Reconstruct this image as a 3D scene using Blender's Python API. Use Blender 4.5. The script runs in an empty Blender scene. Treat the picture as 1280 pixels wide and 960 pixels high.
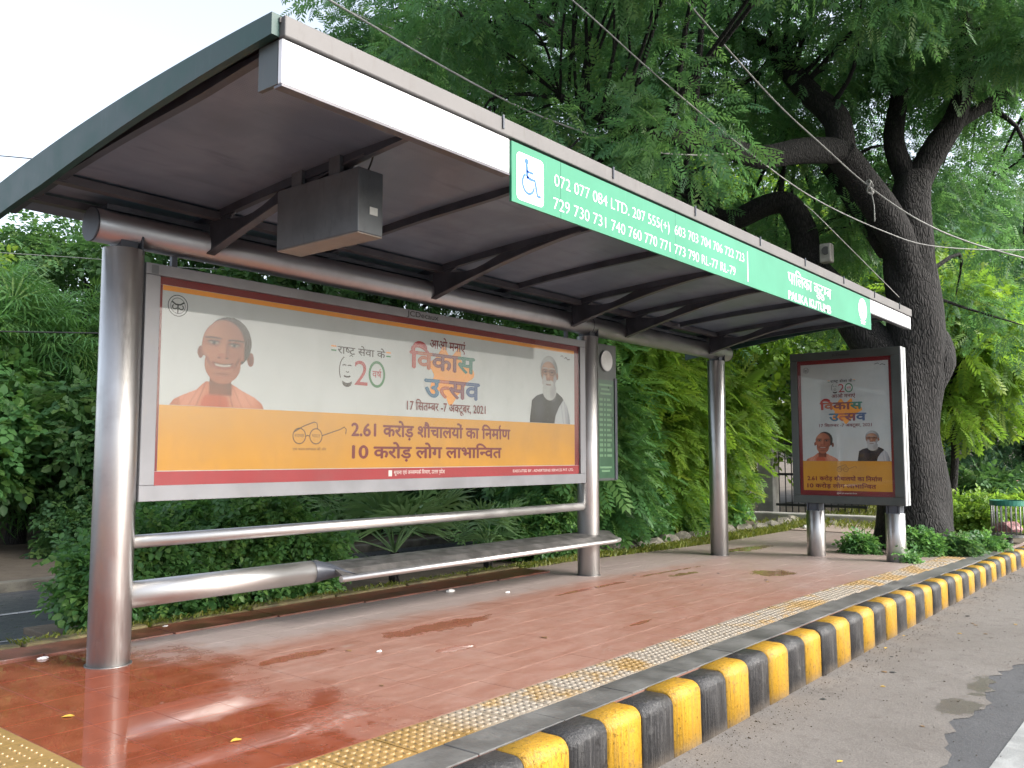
import bpy, bmesh, math, random
import numpy as np
from mathutils import Vector, Matrix

scene = bpy.context.scene
COL = scene.collection
rnd = random.Random(7)
RG = np.random.default_rng(11)

# ------------------------------------------------------------------ camera
CAM = Vector((0, 0, 1.3))
YAW = math.radians(39.07)            # shelter axis (+X) lies 39 deg right of the view
PITCH = math.radians(4.72)
cd = bpy.data.cameras.new('camera')
cam = bpy.data.objects.new('camera', cd); COL.objects.link(cam)
cd.sensor_width = 36.0; cd.sensor_fit = 'HORIZONTAL'
cd.lens = 36.0 * 1090 / 1280
cd.clip_start = 0.05; cd.clip_end = 2000
fwd = Vector((math.cos(YAW) * math.cos(PITCH), math.sin(YAW) * math.cos(PITCH), math.sin(PITCH)))
cam.location = CAM
cam.rotation_euler = fwd.to_track_quat('-Z', 'Y').to_euler()
scene.camera = cam

# ------------------------------------------------------------------ light
SUN_EL = math.radians(36)
SUN_DIR = Vector((0.35, -0.94, 0)).normalized()      # horizontal direction towards the sun
w = bpy.data.worlds.new('World'); scene.world = w; w.use_nodes = True
nt = w.node_tree; nt.nodes.clear()
sky = nt.nodes.new('ShaderNodeTexSky'); sky.sky_type = 'NISHITA'; sky.sun_disc = False
sky.sun_elevation = SUN_EL
sky.sun_rotation = math.atan2(SUN_DIR.x, SUN_DIR.y)
sky.air_density = 1.0; sky.dust_density = 4.0; sky.ozone_density = 1.0
hs = nt.nodes.new('ShaderNodeHueSaturation'); hs.inputs['Saturation'].default_value = 0.5
bg = nt.nodes.new('ShaderNodeBackground'); bg.inputs['Strength'].default_value = 0.15
wo = nt.nodes.new('ShaderNodeOutputWorld')
nt.links.new(sky.outputs[0], hs.inputs['Color']); nt.links.new(hs.outputs[0], bg.inputs['Color'])
nt.links.new(bg.outputs[0], wo.inputs['Surface'])
sl = bpy.data.lights.new('sun', 'SUN'); sl.energy = 1.1; sl.angle = math.radians(22); sl.color = (1, 0.97, 0.93)
so = bpy.data.objects.new('sun', sl); COL.objects.link(so)
sd = Vector((SUN_DIR.x * math.cos(SUN_EL), SUN_DIR.y * math.cos(SUN_EL), math.sin(SUN_EL)))
so.rotation_euler = sd.to_track_quat('Z', 'Y').to_euler()
so.location = (0, -20, 30)
scene.view_settings.view_transform = 'Standard'; scene.view_settings.look = 'None'
scene.view_settings.gamma = 1; scene.view_settings.exposure = 1.66
scene.view_settings.use_curve_mapping = False
scene.cycles.max_bounces = 8; scene.cycles.transparent_max_bounces = 16
scene.cycles.sample_clamp_indirect = 6

# ------------------------------------------------------------------ materials
def lin(c):
    return tuple(((v / 255) / 12.92 if v / 255 <= .04045 else ((v / 255 + .055) / 1.055) ** 2.4) for v in c)

class NT:
    def __init__(s, name):
        s.m = bpy.data.materials.new(name); s.m.use_nodes = True
        s.t = s.m.node_tree; s.b = s.t.nodes['Principled BSDF']
        s.out = s.t.nodes['Material Output']
    def n(s, ty, **kw):
        x = s.t.nodes.new(ty)
        for k, v in kw.items(): setattr(x, k, v)
        return x
    def l(s, a, b): s.t.links.new(a, b)
    def setin(s, node, name, v):
        if hasattr(v, 'is_output'): s.l(v, node.inputs[name])
        else: node.inputs[name].default_value = v
    def math(s, op, a, b=0.0, c=None, clamp=False):
        x = s.n('ShaderNodeMath', operation=op); x.use_clamp = clamp
        s.setin(x, 0, a); s.setin(x, 1, b)
        if c is not None: s.setin(x, 2, c)
        return x.outputs[0]
    def mix(s, f, a, b, blend='MIX'):
        x = s.n('ShaderNodeMix', data_type='RGBA', blend_type=blend)
        s.setin(x, 0, f)
        for i, v in ((6, a), (7, b)):
            if hasattr(v, 'is_output'): s.l(v, x.inputs[i])
            else: x.inputs[i].default_value = (*v[:3], 1)
        return x.outputs[2]
    def pos(s): return s.n('ShaderNodeNewGeometry').outputs['Position']
    def objc(s): return s.n('ShaderNodeTexCoord').outputs['Object']
    def mapping(s, vec, scale=(1, 1, 1), loc=(0, 0, 0)):
        x = s.n('ShaderNodeMapping'); s.l(vec, x.inputs[0]); x.inputs['Scale'].default_value = scale; x.inputs['Location'].default_value = loc
        return x.outputs[0]
    def noise(s, vec, scale, detail=4, rough=.55, dist=0):
        x = s.n('ShaderNodeTexNoise'); s.l(vec, x.inputs['Vector'])
        x.inputs['Scale'].default_value = scale; x.inputs['Detail'].default_value = detail
        x.inputs['Roughness'].default_value = rough; x.inputs['Distortion'].default_value = dist
        return x.outputs[0]
    def ramp(s, f, lo, hi, a=0.0, b=1.0):
        x = s.n('ShaderNodeMapRange'); x.interpolation_type = 'SMOOTHSTEP'
        s.l(f, x.inputs[0]); x.inputs[1].default_value = lo; x.inputs[2].default_value = hi
        x.inputs[3].default_value = a; x.inputs[4].default_value = b
        return x.outputs[0]
    def bump(s, h, strength=.3, dist=.01):
        x = s.n('ShaderNodeBump'); x.inputs['Strength'].default_value = strength; x.inputs['Distance'].default_value = dist
        s.l(h, x.inputs['Height']); s.l(x.outputs[0], s.b.inputs['Normal']); return x
    def base(s, v): s.setin(s.b, 'Base Color', v if hasattr(v, 'is_output') else (*v[:3], 1))
    def rough(s, v): s.setin(s.b, 'Roughness', v)

def simple(name, col, rough=.6, metal=0, var=.15, scale=6, bump=0, spec=.5, dirt=None):
    k = NT(name); p = k.pos()
    n = k.noise(p, scale, 5)
    c2 = tuple(max(0, v * (1 - var * 2)) for v in col[:3]); c1 = tuple(min(1, v * (1 + var)) for v in col[:3])
    c = k.mix(k.ramp(n, .3, .7), c2, c1)
    if dirt:
        d = k.noise(k.mapping(p, (3, 3, .8)), scale * 1.7, 6, .7)
        c = k.mix(k.ramp(d, .52, .72, 0, dirt[1]), c, dirt[0])
    k.base(c); k.rough(k.ramp(n, .2, .8, max(.02, rough - .07), min(1, rough + .07)))
    k.b.inputs['Metallic'].default_value = metal
    k.b.inputs['Specular IOR Level'].default_value = spec
    if bump: k.bump(k.noise(p, scale * 12, 4), bump, .01)
    return k.m

def steel(name, col=(.58, .575, .565), rough=.40, axis='z'):
    k = NT(name); p = k.objc()
    sc = {'z': (90, 90, 2), 'x': (2, 90, 90)}[axis]
    n = k.noise(k.mapping(p, sc), 3, 3)
    d = k.noise(k.pos(), 3.2, 6, .65)
    k.base(k.mix(k.ramp(d, .45, .75, 0, .45), col, tuple(v * .75 for v in col)))
    k.b.inputs['Metallic'].default_value = 1
    k.rough(k.math('ADD', k.ramp(n, .2, .8, rough - .05, rough + .07), k.ramp(d, .4, .8, 0, .14)))
    if axis == 'z':
        tg = k.n('ShaderNodeTangent', direction_type='RADIAL', axis='Z'); k.l(tg.outputs[0], k.b.inputs['Tangent']); k.b.inputs['Anisotropic'].default_value = .8; k.b.inputs['Anisotropic Rotation'].default_value = .25
    k.bump(n, .04, .002)
    return k.m

def attr_mat(name, rough=.45, coat=0):
    k = NT(name); a = k.n('ShaderNodeAttribute', attribute_name='tint')
    k.base(a.outputs['Color']); k.rough(rough); k.b.inputs['Specular IOR Level'].default_value = .3
    return k.m

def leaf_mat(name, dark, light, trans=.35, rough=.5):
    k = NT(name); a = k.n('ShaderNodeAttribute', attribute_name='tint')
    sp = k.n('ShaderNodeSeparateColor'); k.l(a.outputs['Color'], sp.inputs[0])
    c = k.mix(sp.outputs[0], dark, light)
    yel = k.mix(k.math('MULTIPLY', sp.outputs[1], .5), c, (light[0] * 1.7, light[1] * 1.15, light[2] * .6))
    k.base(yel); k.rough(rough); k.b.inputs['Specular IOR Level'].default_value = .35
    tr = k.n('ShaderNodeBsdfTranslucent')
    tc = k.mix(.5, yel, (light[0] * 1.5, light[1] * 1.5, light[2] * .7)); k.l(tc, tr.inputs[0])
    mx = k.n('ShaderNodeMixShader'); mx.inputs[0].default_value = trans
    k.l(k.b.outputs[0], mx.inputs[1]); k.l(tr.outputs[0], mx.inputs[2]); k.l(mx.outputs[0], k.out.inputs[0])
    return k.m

M = {}
M['steel'] = steel('brushed_steel')
M['steel_x'] = steel('brushed_steel_rail', axis='x')
M['beam'] = steel('beam_steel', (.50, .50, .51), .36, 'x')
M['frame'] = simple('frame_grey_paint', (.215, .222, .24), .38, .25, .06, 3, spec=.5, dirt=((.25, .24, .22), .25))
M['panel_frame'] = simple('panel_frame_grey', (.055, .066, .064), .4, .1, .08, 4, dirt=((.08, .08, .07), .4))
M['alu'] = simple('aluminium_edge', (.45, .46, .47), .4, .3, .08, 5)
M['dark_metal'] = simple('dark_painted_metal', (.060, .068, .085), .42, .2, .15, 5, dirt=((.10, .11, .13), .35))
M['purlin'] = simple('brown_purlin', (.10, .098, .11), .4, .3, .12, 4)
M['box_grey'] = simple('display_box_grey', (.125, .138, .150), .42, .2, .08, 6, dirt=((.045, .042, .04), .3))
M['box_under'] = simple('display_box_underside', (.24, .21, .18), .5, .1, .1, 6)
M['green_end'] = simple('green_end_paint', (.018, .060, .052), .5, .05, .15, 5, dirt=((.04, .085, .075), .4))
M['trim'] = simple('fascia_trim_grey', (.125, .120, .118), .6, .1, .08, 4, dirt=((.09, .08, .072), .45))
M['white_fascia'] = simple('white_fascia', (.80, .81, .83), .4, 0, .02, 2, dirt=((.6, .6, .6), .25))
M['black'] = simple('black_gap', (.012, .012, .013), .5)
M['seat'] = simple('seat_dark_steel', (.17, .165, .16), .42, .7, .2, 9, dirt=((.3, .28, .25), .5))
M['sticker'] = simple('pale_sticker', (.6, .62, .6), .5)

def soffit():
    k = NT('perforated_soffit'); p = k.pos()
    v = k.n('ShaderNodeTexVoronoi'); k.l(p, v.inputs['Vector']); v.inputs['Scale'].default_value = 75
    v.inputs['Randomness'].default_value = .0
    h = k.ramp(v.outputs['Distance'], .18, .32)
    d = k.noise(p, 1.4, 6, .6, .4); d2 = k.noise(k.mapping(p, (1, 5, 1)), 2.3, 5)
    c = k.mix(k.ramp(d, .35, .7), (.135, .172, .23), (.21, .255, .325))
    c = k.mix(k.ramp(d2, .55, .75, 0, .5), c, (.085, .108, .148))
    c = k.mix(k.math('MULTIPLY', k.math('SUBTRACT', 1, h), .35), c, (.05, .047, .05))
    k.base(c); k.rough(.36); k.b.inputs['Metallic'].default_value = .15
    k.bump(h, .08, .002)
    return k.m
M['soffit'] = soffit()

def sign_green():
    k = NT('green_sign_vinyl'); p = k.pos(); n = k.noise(p, 1.1, 4)
    st = k.noise(k.mapping(p, (6, 1, .8)), 4, 5, .65)
    c = k.mix(k.ramp(n, .3, .7), (.020, .185, .100), (.034, .235, .135))
    c = k.mix(k.ramp(st, .55, .8, 0, .25), c, (.10, .33, .22))
    k.base(c); k.rough(.4); k.b.inputs['Specular IOR Level'].default_value = .4
    return k.m
M['sign'] = sign_green()

def flat(name, c, rough=.4): 
    return simple(name, c, rough, 0, .03, 3)
M['p_white'] = flat('print_white', lin((188, 189, 193)))
M['p_red'] = flat('print_red', lin((118, 8, 26)))
M['p_red2'] = flat('print_rose', lin((160, 34, 46)))
M['p_text'] = flat('print_text_red', lin((112, 14, 28)))
M['p_dark'] = flat('print_dark', lin((36, 16, 20)))
M['p_yellow'] = flat('print_yellow', lin((200, 138, 34)))
M['p_orange'] = flat('print_orange', lin((235, 150, 50)))
M['p_black'] = flat('print_black', lin((34, 32, 36)))
M['p_green'] = flat('print_green', lin((30, 110, 62)))
M['p_blue'] = flat('print_blue', lin((24, 92, 190)))
M['p_sign_white'] = flat('sign_white', (.86, .88, .86))
M['p_light'] = flat('print_light', lin((235, 225, 222)))
M['p_brown'] = flat('print_brown', lin((85, 52, 28)))
M['p_tint'] = attr_mat('print_photo')
M['tt_green'] = simple('timetable_green', (.018, .075, .035), .3, 0, .1, 3)
M['tt_text'] = flat('timetable_text', (.10, .21, .11))

def glass():
    k = NT('cover_glass'); k.t.nodes.remove(k.b)
    tr = k.n('ShaderNodeBsdfTransparent'); tr.inputs[0].default_value = (.93, .95, .94, 1)
    gl = k.n('ShaderNodeBsdfGlossy'); gl.inputs['Roughness'].default_value = .03
    lw = k.n('ShaderNodeLayerWeight')
    f = k.math('ADD', k.math('MULTIPLY', k.math('POWER', lw.outputs['Facing'], 5), .48), .02)
    mx = k.n('ShaderNodeMixShader'); k.l(f, mx.inputs[0])
    k.l(tr.outputs[0], mx.inputs[1]); k.l(gl.outputs[0], mx.inputs[2])
    p = k.pos(); du = k.n('ShaderNodeBsdfDiffuse'); du.inputs[0].default_value = (.5, .49, .46, 1)
    n = k.math('MULTIPLY', k.ramp(k.noise(k.mapping(p, (1, 1, .35)), 3, 6, .7), .4, .75), k.ramp(k.noise(p, 22, 5, .7), .3, .7, .4, 1))
    m2 = k.n('ShaderNodeMixShader'); k.l(k.math('MULTIPLY', n, .04), m2.inputs[0]); k.l(mx.outputs[0], m2.inputs[1]); k.l(du.outputs[0], m2.inputs[2]); k.l(m2.outputs[0], k.out.inputs[0])
    return k.m
M['glass'] = glass()

def pavement_mat():
    k = NT('red_paving'); p = k.pos()
    sx = k.n('ShaderNodeSeparateXYZ'); k.l(p, sx.inputs[0]); X, Y = sx.outputs[0], sx.outputs[1]
    n1 = k.noise(p, 1.3, 6, .6, .3); n2 = k.noise(p, 5, 6, .65); n3 = k.noise(k.mapping(p, (1.2, 4, 1)), 2.2, 6, .7, .5)
    fine = k.noise(p, 60, 3)
    dn = k.math('SUBTRACT', n1, .5); dn2 = k.math('SUBTRACT', n2, .5)
    # wet end of the platform, where rain blows in past the end of the roof
    ex = k.math('ADD', X, k.math('ADD', k.math('MULTIPLY', dn, 1.6), k.math('MULTIPLY', dn2, .5)))
    wet = k.ramp(ex, 2.8, 3.45, 1, 0)
    def patch(cx, cy, rx, ry, edge=.35):
        a = k.math('DIVIDE', k.math('SUBTRACT', X, cx), rx); b = k.math('DIVIDE', k.math('SUBTRACT', Y, cy), ry)
        d = k.math('SQRT', k.math('ADD', k.math('MULTIPLY', a, a), k.math('MULTIPLY', b, b)))
        d = k.math('ADD', d, k.math('MULTIPLY', dn2, 2.4))
        return k.ramp(d, 1 - edge * .5, 1 + edge * .5, 1, 0)
    stain = patch(4.92, 4.72, .48, .13)
    for a in ((4.45, 4.1, .2, .07), (3.6, 4.75, .3, .07), (7.3, 4.9, .6, .04), (6.0, 3.6, .2, .03), (9.0, 5.0, .7, .03)):
        stain = k.math('MAXIMUM', stain, patch(*a))
    pud = k.math('MAXIMUM', patch(9.7, 4.05, .30, .22), patch(8.9, 4.75, .3, .06)); pud = k.math('MAXIMUM', pud, patch(12.6, 5.6, .7, .18))
    dry = k.mix(k.ramp(n3, .3, .7), (.21, .100, .072), (.265, .152, .120))
    dry = k.mix(k.ramp(n2, .5, .72, 0, .55), dry, (.20, .088, .062))
    dry = k.mix(k.ramp(n1, .55, .7, 0, .4), dry, (.27, .175, .148))
    # grey dust swept to the back and far end of the platform
    ey = k.math('ADD', Y, k.math('MULTIPLY', dn2, .5))
    dust = k.math('MULTIPLY', k.ramp(ey, 5.0, 5.4), .9)
    far = k.ramp(k.math('ADD', X, k.math('MULTIPLY', dn, 3)), 7.0, 12, 0, .8)
    c = k.mix(k.math('MAXIMUM', dust, far), dry, (.255, .215, .20))
    c = k.mix(k.math('MULTIPLY', stain, .7), c, (.23, .072, .042))
    wc = k.mix(k.ramp(n2, .35, .65), (.165, .038, .017), (.215, .056, .028))
    c = k.mix(k.math('MULTIPLY', wet, .95), c, wc)
    c = k.mix(k.math('MULTIPLY', pud, .8), c, (.17, .095, .045))
    # pale mud marks
    mud = k.math('MULTIPLY', k.ramp(k.noise(k.mapping(p, (1, 6, 1)), 1.7, 7, .75, 1.2), .60, .68), .38)
    c = k.mix(mud, c, (.31, .26, .23))
    c = k.mix(k.ramp(fine, .3, .7, .0, .10), c, (.12, .07, .05))
    k.base(c)
    w2 = k.math('MAXIMUM', wet, k.math('MAXIMUM', stain, pud))
    film = k.ramp(k.noise(k.mapping(p, (1, 2.5, 1)), 2.6, 6, .65, .8), .42, .60, .01, .11)
    r = k.n('ShaderNodeMix', data_type='FLOAT'); k.l(w2, r.inputs[0])
    k.l(k.ramp(n2, .3, .7, .38, .55), r.inputs[2]); k.l(film, r.inputs[3])
    k.rough(r.outputs[0])
    hb = k.math('MULTIPLY', k.math('ADD', k.math('MULTIPLY', k.noise(p, 30, 5, .6), .4), k.noise(p, 7, 4)), k.math('SUBTRACT', 1.03, w2))
    k.bump(hb, .25, .008)
    return k.m
M['pave'] = pavement_mat()

def tactile_mat(pale=.6):
    k = NT('yellow_tactile'); p = k.pos()
    sx = k.n('ShaderNodeSeparateXYZ'); k.l(p, sx.inputs[0])
    n = k.noise(p, 4, 6, .65); n2 = k.noise(p, 1.5, 5, .6)
    ex = k.math('ADD', sx.outputs[0], k.math('MULTIPLY', k.math('SUBTRACT', n, .5), 1.2))
    pl = k.ramp(ex, 2.9, 3.5)
    wornm = k.math('MULTIPLY', pl, k.ramp(n2, .62, .5, 0, 1))
    wornm = k.math('MULTIPLY', wornm, k.ramp(n, .66, .52, .15, 1))
    c = k.mix(k.ramp(n, .3, .7), (.20, .125, .038), (.28, .175, .058))
    c = k.mix(wornm, c, (.235, .205, .165))
    k.base(c); k.rough(k.ramp(pl, 0, 1, .25, .6)); k.bump(k.noise(p, 50, 4), .3, .004)
    return k.m
M['tactile'] = tactile_mat()
M['concrete'] = simple('border_concrete', (.105, .105, .10), .5, 0, .25, 3, .3, dirt=((.05, .05, .05), .6))

def kerb_paint(name, col, wear):
    k = NT(name); p = k.pos()
    s = k.noise(k.mapping(p, (42, 42, 1.6)), 1.5, 5, .7); n = k.noise(p, 9, 6, .7); sp = k.noise(p, 45, 3)
    f = k.math('MAXIMUM', k.math('MULTIPLY', k.ramp(s, .48, .60), .55), k.ramp(n, .58, .66, 0, .8))
    c = k.mix(f, col, wear)
    c = k.mix(k.ramp(s, .40, .30, 0, .65), c, tuple(v * .3 for v in col)); c = k.mix(k.ramp(sp, .60, .66, 0, .75), c, tuple(v * .25 for v in col))
    sx = k.n('ShaderNodeSeparateXYZ'); k.l(p, sx.inputs[0])
    mud = k.ramp(k.math('ADD', sx.outputs[2], k.math('MULTIPLY', n, .12)), -.33, -.2, .75, 0)
    c = k.mix(mud, c, (.25, .21, .17))
    k.base(c); k.rough(k.ramp(n, .3, .7, .28, .5)); k.bump(k.math('ADD', s, k.math('MULTIPLY', sp, .4)), .9, .012)
    return k.m
M['k_yellow'] = kerb_paint('kerb_yellow_paint', (.50, .275, .018), (.28, .175, .05))
M['k_black'] = kerb_paint('kerb_black_paint', (.028, .028, .030), (.10, .098, .096))

def ground_mat(name, a, b, c3, rough=.85, wet=None, scale=1.0, bump=.6):
    k = NT(name); p = k.pos()
    n = k.noise(p, .8 * scale, 6, .6, .3); n2 = k.noise(p, 7 * scale, 6, .7); f = k.noise(p, 70, 4, .7)
    c = k.mix(k.ramp(n, .3, .7), a, b); c = k.mix(k.ramp(n2, .52, .7, 0, .7), c, c3)
    c = k.mix(k.ramp(f, .35, .65, .35, 0), c, tuple(v * .4 for v in a))
    r = k.ramp(n2, .3, .7, rough - .1, rough + .08)
    if wet:
        X = k.n('ShaderNodeSeparateXYZ'); k.l(p, X.inputs[0]); m = None
        for cx, cy, rx, ry in wet:
            u = k.math('DIVIDE', k.math('SUBTRACT', X.outputs[0], cx), rx); v = k.math('DIVIDE', k.math('SUBTRACT', X.outputs[1], cy), ry)
            d = k.math('SQRT', k.math('ADD', k.math('MULTIPLY', u, u), k.math('MULTIPLY', v, v)))
            d = k.ramp(k.math('ADD', d, k.math('MULTIPLY', k.math('SUBTRACT', n2, .5), 3)), .85, 1.1, 1, 0)
            m = d if m is None else k.math('MAXIMUM', m, d)
        c = k.mix(k.math('MULTIPLY', m, .38), c, tuple(v * .45 for v in a))
        x = k.n('ShaderNodeMix', data_type='FLOAT'); k.l(m, x.inputs[0]); k.l(r, x.inputs[2]); x.inputs[3].default_value = .3
        r = x.outputs[0]
    k.base(c); k.rough(r); k.bump(k.math('ADD', n2, k.math('MULTIPLY', f, .5)), bump, .012)
    return k.m
M['asphalt'] = ground_mat('asphalt', (.055, .057, .062), (.08, .082, .088), (.042, .043, .046), .8)
M['shoulder'] = ground_mat('dusty_shoulder', (.125, .113, .102), (.165, .152, .14), (.095, .083, .073), .85,
                           wet=((7.1, 1.42, .30, .10), (6.4, 1.42, .22, .12)))
M['side_asphalt'] = ground_mat('wet_side_asphalt', (.05, .055, .065), (.075, .08, .09), (.035, .037, .042), .35, bump=.35)
M['soil'] = ground_mat('damp_soil', (.085, .065, .045), (.15, .12, .085), (.05, .042, .028), .9)
M['path'] = ground_mat('far_path', (.30, .235, .205), (.36, .29, .25), (.22, .175, .14), .85)
M['mark'] = simple('road_mark_white', (.27, .28, .28), .6, 0, .12, 8, .3, dirt=((.25, .24, .23), .6))
M['backkerb'] = simple('red_back_edge', (.17, .058, .036), .35, 0, .25, 5, .3, dirt=((.10, .045, .03), .6))
M['moss'] = simple('mossy_yellow_edge', (.13, .105, .045), .7, 0, .3, 6, .4, dirt=((.07, .09, .02), .7))
M['stone'] = simple('rough_stone', (.14, .13, .105), .85, 0, .25, 5, .6)
M['bark'] = None
def bark():
    k = NT('bark'); p = k.pos()
    v = k.n('ShaderNodeTexVoronoi'); v.feature = 'DISTANCE_TO_EDGE'
    dn = k.noise(p, 5, 4); mp = k.mapping(p, (30, 30, 6.5))
    ad = k.n('ShaderNodeVectorMath', operation='ADD'); k.l(mp, ad.inputs[0])
    nv = k.n('ShaderNodeTexNoise'); k.l(p, nv.inputs['Vector']); nv.inputs['Scale'].default_value = 6
    sc_ = k.n('ShaderNodeVectorMath', operation='SCALE'); k.l(nv.outputs['Color'], sc_.inputs[0]); sc_.inputs['Scale'].default_value = 1.6
    k.l(sc_.outputs[0], ad.inputs[1]); k.l(ad.outputs[0], v.inputs['Vector']); v.inputs['Scale'].default_value = 1
    e = k.ramp(v.outputs['Distance'], 0, .32); n = k.noise(p, 14, 6, .7); big = k.noise(p, 1.6, 5, .6)
    c = k.mix(e, (.003, .003, .003), (.021, .019, .019)); c = k.mix(k.ramp(n, .45, .75, 0, .6), c, (.013, .012, .012))
    c = k.mix(k.ramp(big, .5, .75, 0, .5), c, (.030, .028, .028))
    k.base(c); k.rough(.9); k.bump(k.math('ADD', e, k.math('MULTIPLY', n, .6)), .8, .025)
    return k.m
M['bark'] = bark()
M['neem'] = leaf_mat('neem_leaf', (.045, .130, .072), (.13, .28, .120), .5)
M['bluegreen'] = leaf_mat('far_leaf', (.052, .130, .090), (.12, .25, .145), .48)
M['fresh'] = leaf_mat('fresh_leaf', (.060, .150, .028), (.21, .36, .06), .5)
M['hedge'] = leaf_mat('hedge_leaf', (.044, .132, .048), (.13, .29, .095), .42, .4)
M['dark_leaf'] = leaf_mat('deep_green_leaf', (.034, .098, .044), (.105, .225, .08), .42)  # deeper green than the hedge leaf
M['grass'] = leaf_mat('grass_blade', (.06, .11, .02), (.17, .21, .05), .3)
M['palm'] = leaf_mat('palm_leaf', (.08, .18, .075), (.22, .36, .18), .35, .35)
M['cable'] = simple('cable_grey', (.28, .28, .27), .6)
M['cable_dark'] = simple('cable_dark', (.03, .03, .03), .6)
M['dead_leaf'] = simple('fallen_leaf', (.55, .36, .05), .6)
M['dead_leaf2'] = simple('fallen_leaf_brown', (.20, .12, .05), .7)
M['dark_bit'] = simple('dark_litter', (.04, .045, .045), .6)
M['paper'] = simple('paper_scrap', (.75, .74, .72), .7)
M['bin_green'] = simple('bin_green_paint', (.02, .16, .11), .45)
M['bin_grey'] = simple('bin_bar', (.16, .165, .16), .5, .3)
M['rubbish'] = simple('rubbish_bag', (.35, .18, .18), .6, 0, .3, 9)
M['wall'] = simple('boundary_wall', (.12, .11, .095), .85, 0, .3, 2, .4, dirt=((.04, .045, .03), .8))
M['pillar'] = simple('gate_pillar', (.36, .35, .33), .8, 0, .15, 3, .3)
M['lamp_body'] = simple('lamp_body', (.35, .33, .30), .5, .2)

# ------------------------------------------------------------------ mesh helpers
def link(name, me, mat=None, parent=None, smooth=False):
    o = bpy.data.objects.new(name, me); COL.objects.link(o)
    if mat is not None and not me.materials: me.materials.append(mat)
    if parent is not None: o.parent = parent
    if smooth: me.polygons.foreach_set('use_smooth', [True] * len(me.polygons))
    return o

def empty(name, loc=(0, 0, 0)):
    o = bpy.data.objects.new(name, None); COL.objects.link(o); o.location = loc; o.empty_display_size = .2
    return o

def tag(o, label=None, cat=None, group=None, kind=None):
    for k_, v in (('label', label), ('category', cat), ('group', group), ('kind', kind)):
        if v: o[k_] = v
    return o

def child(o, parent):
    """parent keeping the world placement (parents are unrotated empties)"""
    o.parent = parent; o.matrix_parent_inverse = Matrix.Translation(-Vector(parent.location))
    return o

def from_data(name, V, F, mat, parent=None, smooth=False):
    me = bpy.data.meshes.new(name); me.from_pydata([tuple(v) for v in V], [], [tuple(f) for f in F]); me.update()
    o = link(name, me, mat, None, smooth)
    if parent is not None: child(o, parent)
    return o

def box(name, x0, x1, y0, y1, z0, z1, mat, parent=None, bevel=0.0, seg=2):
    bm = bmesh.new(); bmesh.ops.create_cube(bm, size=1)
    for v in bm.verts:
        v.co = Vector(((x0 + x1) / 2 + v.co.x * (x1 - x0), (y0 + y1) / 2 + v.co.y * (y1 - y0), (z0 + z1) / 2 + v.co.z * (z1 - z0)))
    if bevel: bmesh.ops.bevel(bm, geom=list(bm.edges), offset=bevel, segments=seg, profile=.5, affect='EDGES')
    me = bpy.data.meshes.new(name); bm.to_mesh(me); bm.free()
    o = link(name, me, mat)
    if parent is not None: child(o, parent)
    return o

def spline(pts, rad, sub=6):
    P = np.array(pts, float); R = np.array(rad, float); n = len(P)
    if n < 3 or sub <= 1: return P, R
    Q, S = [], []
    for i in range(n - 1):
        p0 = P[max(i - 1, 0)]; p1 = P[i]; p2 = P[i + 1]; p3 = P[min(i + 2, n - 1)]
        for t in np.linspace(0, 1, sub, endpoint=False):
            Q.append(.5 * (2 * p1 + (p2 - p0) * t + (2 * p0 - 5 * p1 + 4 * p2 - p3) * t * t + (3 * p1 - p0 - 3 * p2 + p3) * t ** 3))
            S.append(R[i] * (1 - t) + R[i + 1] * t)
    Q.append(P[-1]); S.append(R[-1])
    return np.array(Q), np.array(S)

def tube_data(pts, rad, seg=10, sub=6, lump=0, rs=None, cap=True):
    P, R = spline(pts, rad, sub); n = len(P)
    T = np.gradient(P, axis=0); T /= np.linalg.norm(T, axis=1)[:, None] + 1e-9
    u = np.cross(T[0], (0, 0, 1.0)); 
    if np.linalg.norm(u) < .1: u = np.cross(T[0], (1.0, 0, 0))
    u /= np.linalg.norm(u); V = []; a = np.linspace(0, 2 * math.pi, seg, endpoint=False)
    ph = (rs or rnd).random() * 6
    for i in range(n):
        u = u - T[i] * (u @ T[i]); u /= np.linalg.norm(u) + 1e-9; v = np.cross(T[i], u)
        r = R[i] * (1 + lump * (np.sin(a * 3 + ph + i * .13) * .5 + np.sin(a * 5 - ph * 2 + i * .31) * .35 + np.sin(a * 2 + i * .55) * .3))
        V.append(P[i] + (np.cos(a) * r)[:, None] * u + (np.sin(a) * r)[:, None] * v)
    V = np.concatenate(V); F = []
    for i in range(n - 1):
        for j in range(seg):
            F.append((i * seg + j, i * seg + (j + 1) % seg, (i + 1) * seg + (j + 1) % seg, (i + 1) * seg + j))
    if cap: F.append(tuple(range(seg))[::-1]); F.append(tuple(range((n - 1) * seg, n * seg)))
    return V, F

def tube(name, pts, rad, mat, parent=None, seg=16, sub=1, lump=0, smooth=True):
    if np.isscalar(rad): rad = [rad] * len(pts)
    V, F = tube_data(pts, rad, seg, sub, lump)
    o = from_data(name, V, F, mat, parent, False)
    if smooth:
        o.data.polygons.foreach_set('use_smooth', [len(p.vertices) == 4 for p in o.data.polygons])
    return o

class Bag:
    def __init__(s): s.V = []; s.F = []; s.n = 0
    def add(s, V, F):
        s.V.append(np.asarray(V, float)); s.F += [tuple(i + s.n for i in f) for f in F]; s.n += len(V)
    def build(s, name, mat, parent=None, smooth=True): return from_data(name, np.concatenate(s.V), s.F, mat, parent, smooth)

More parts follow.
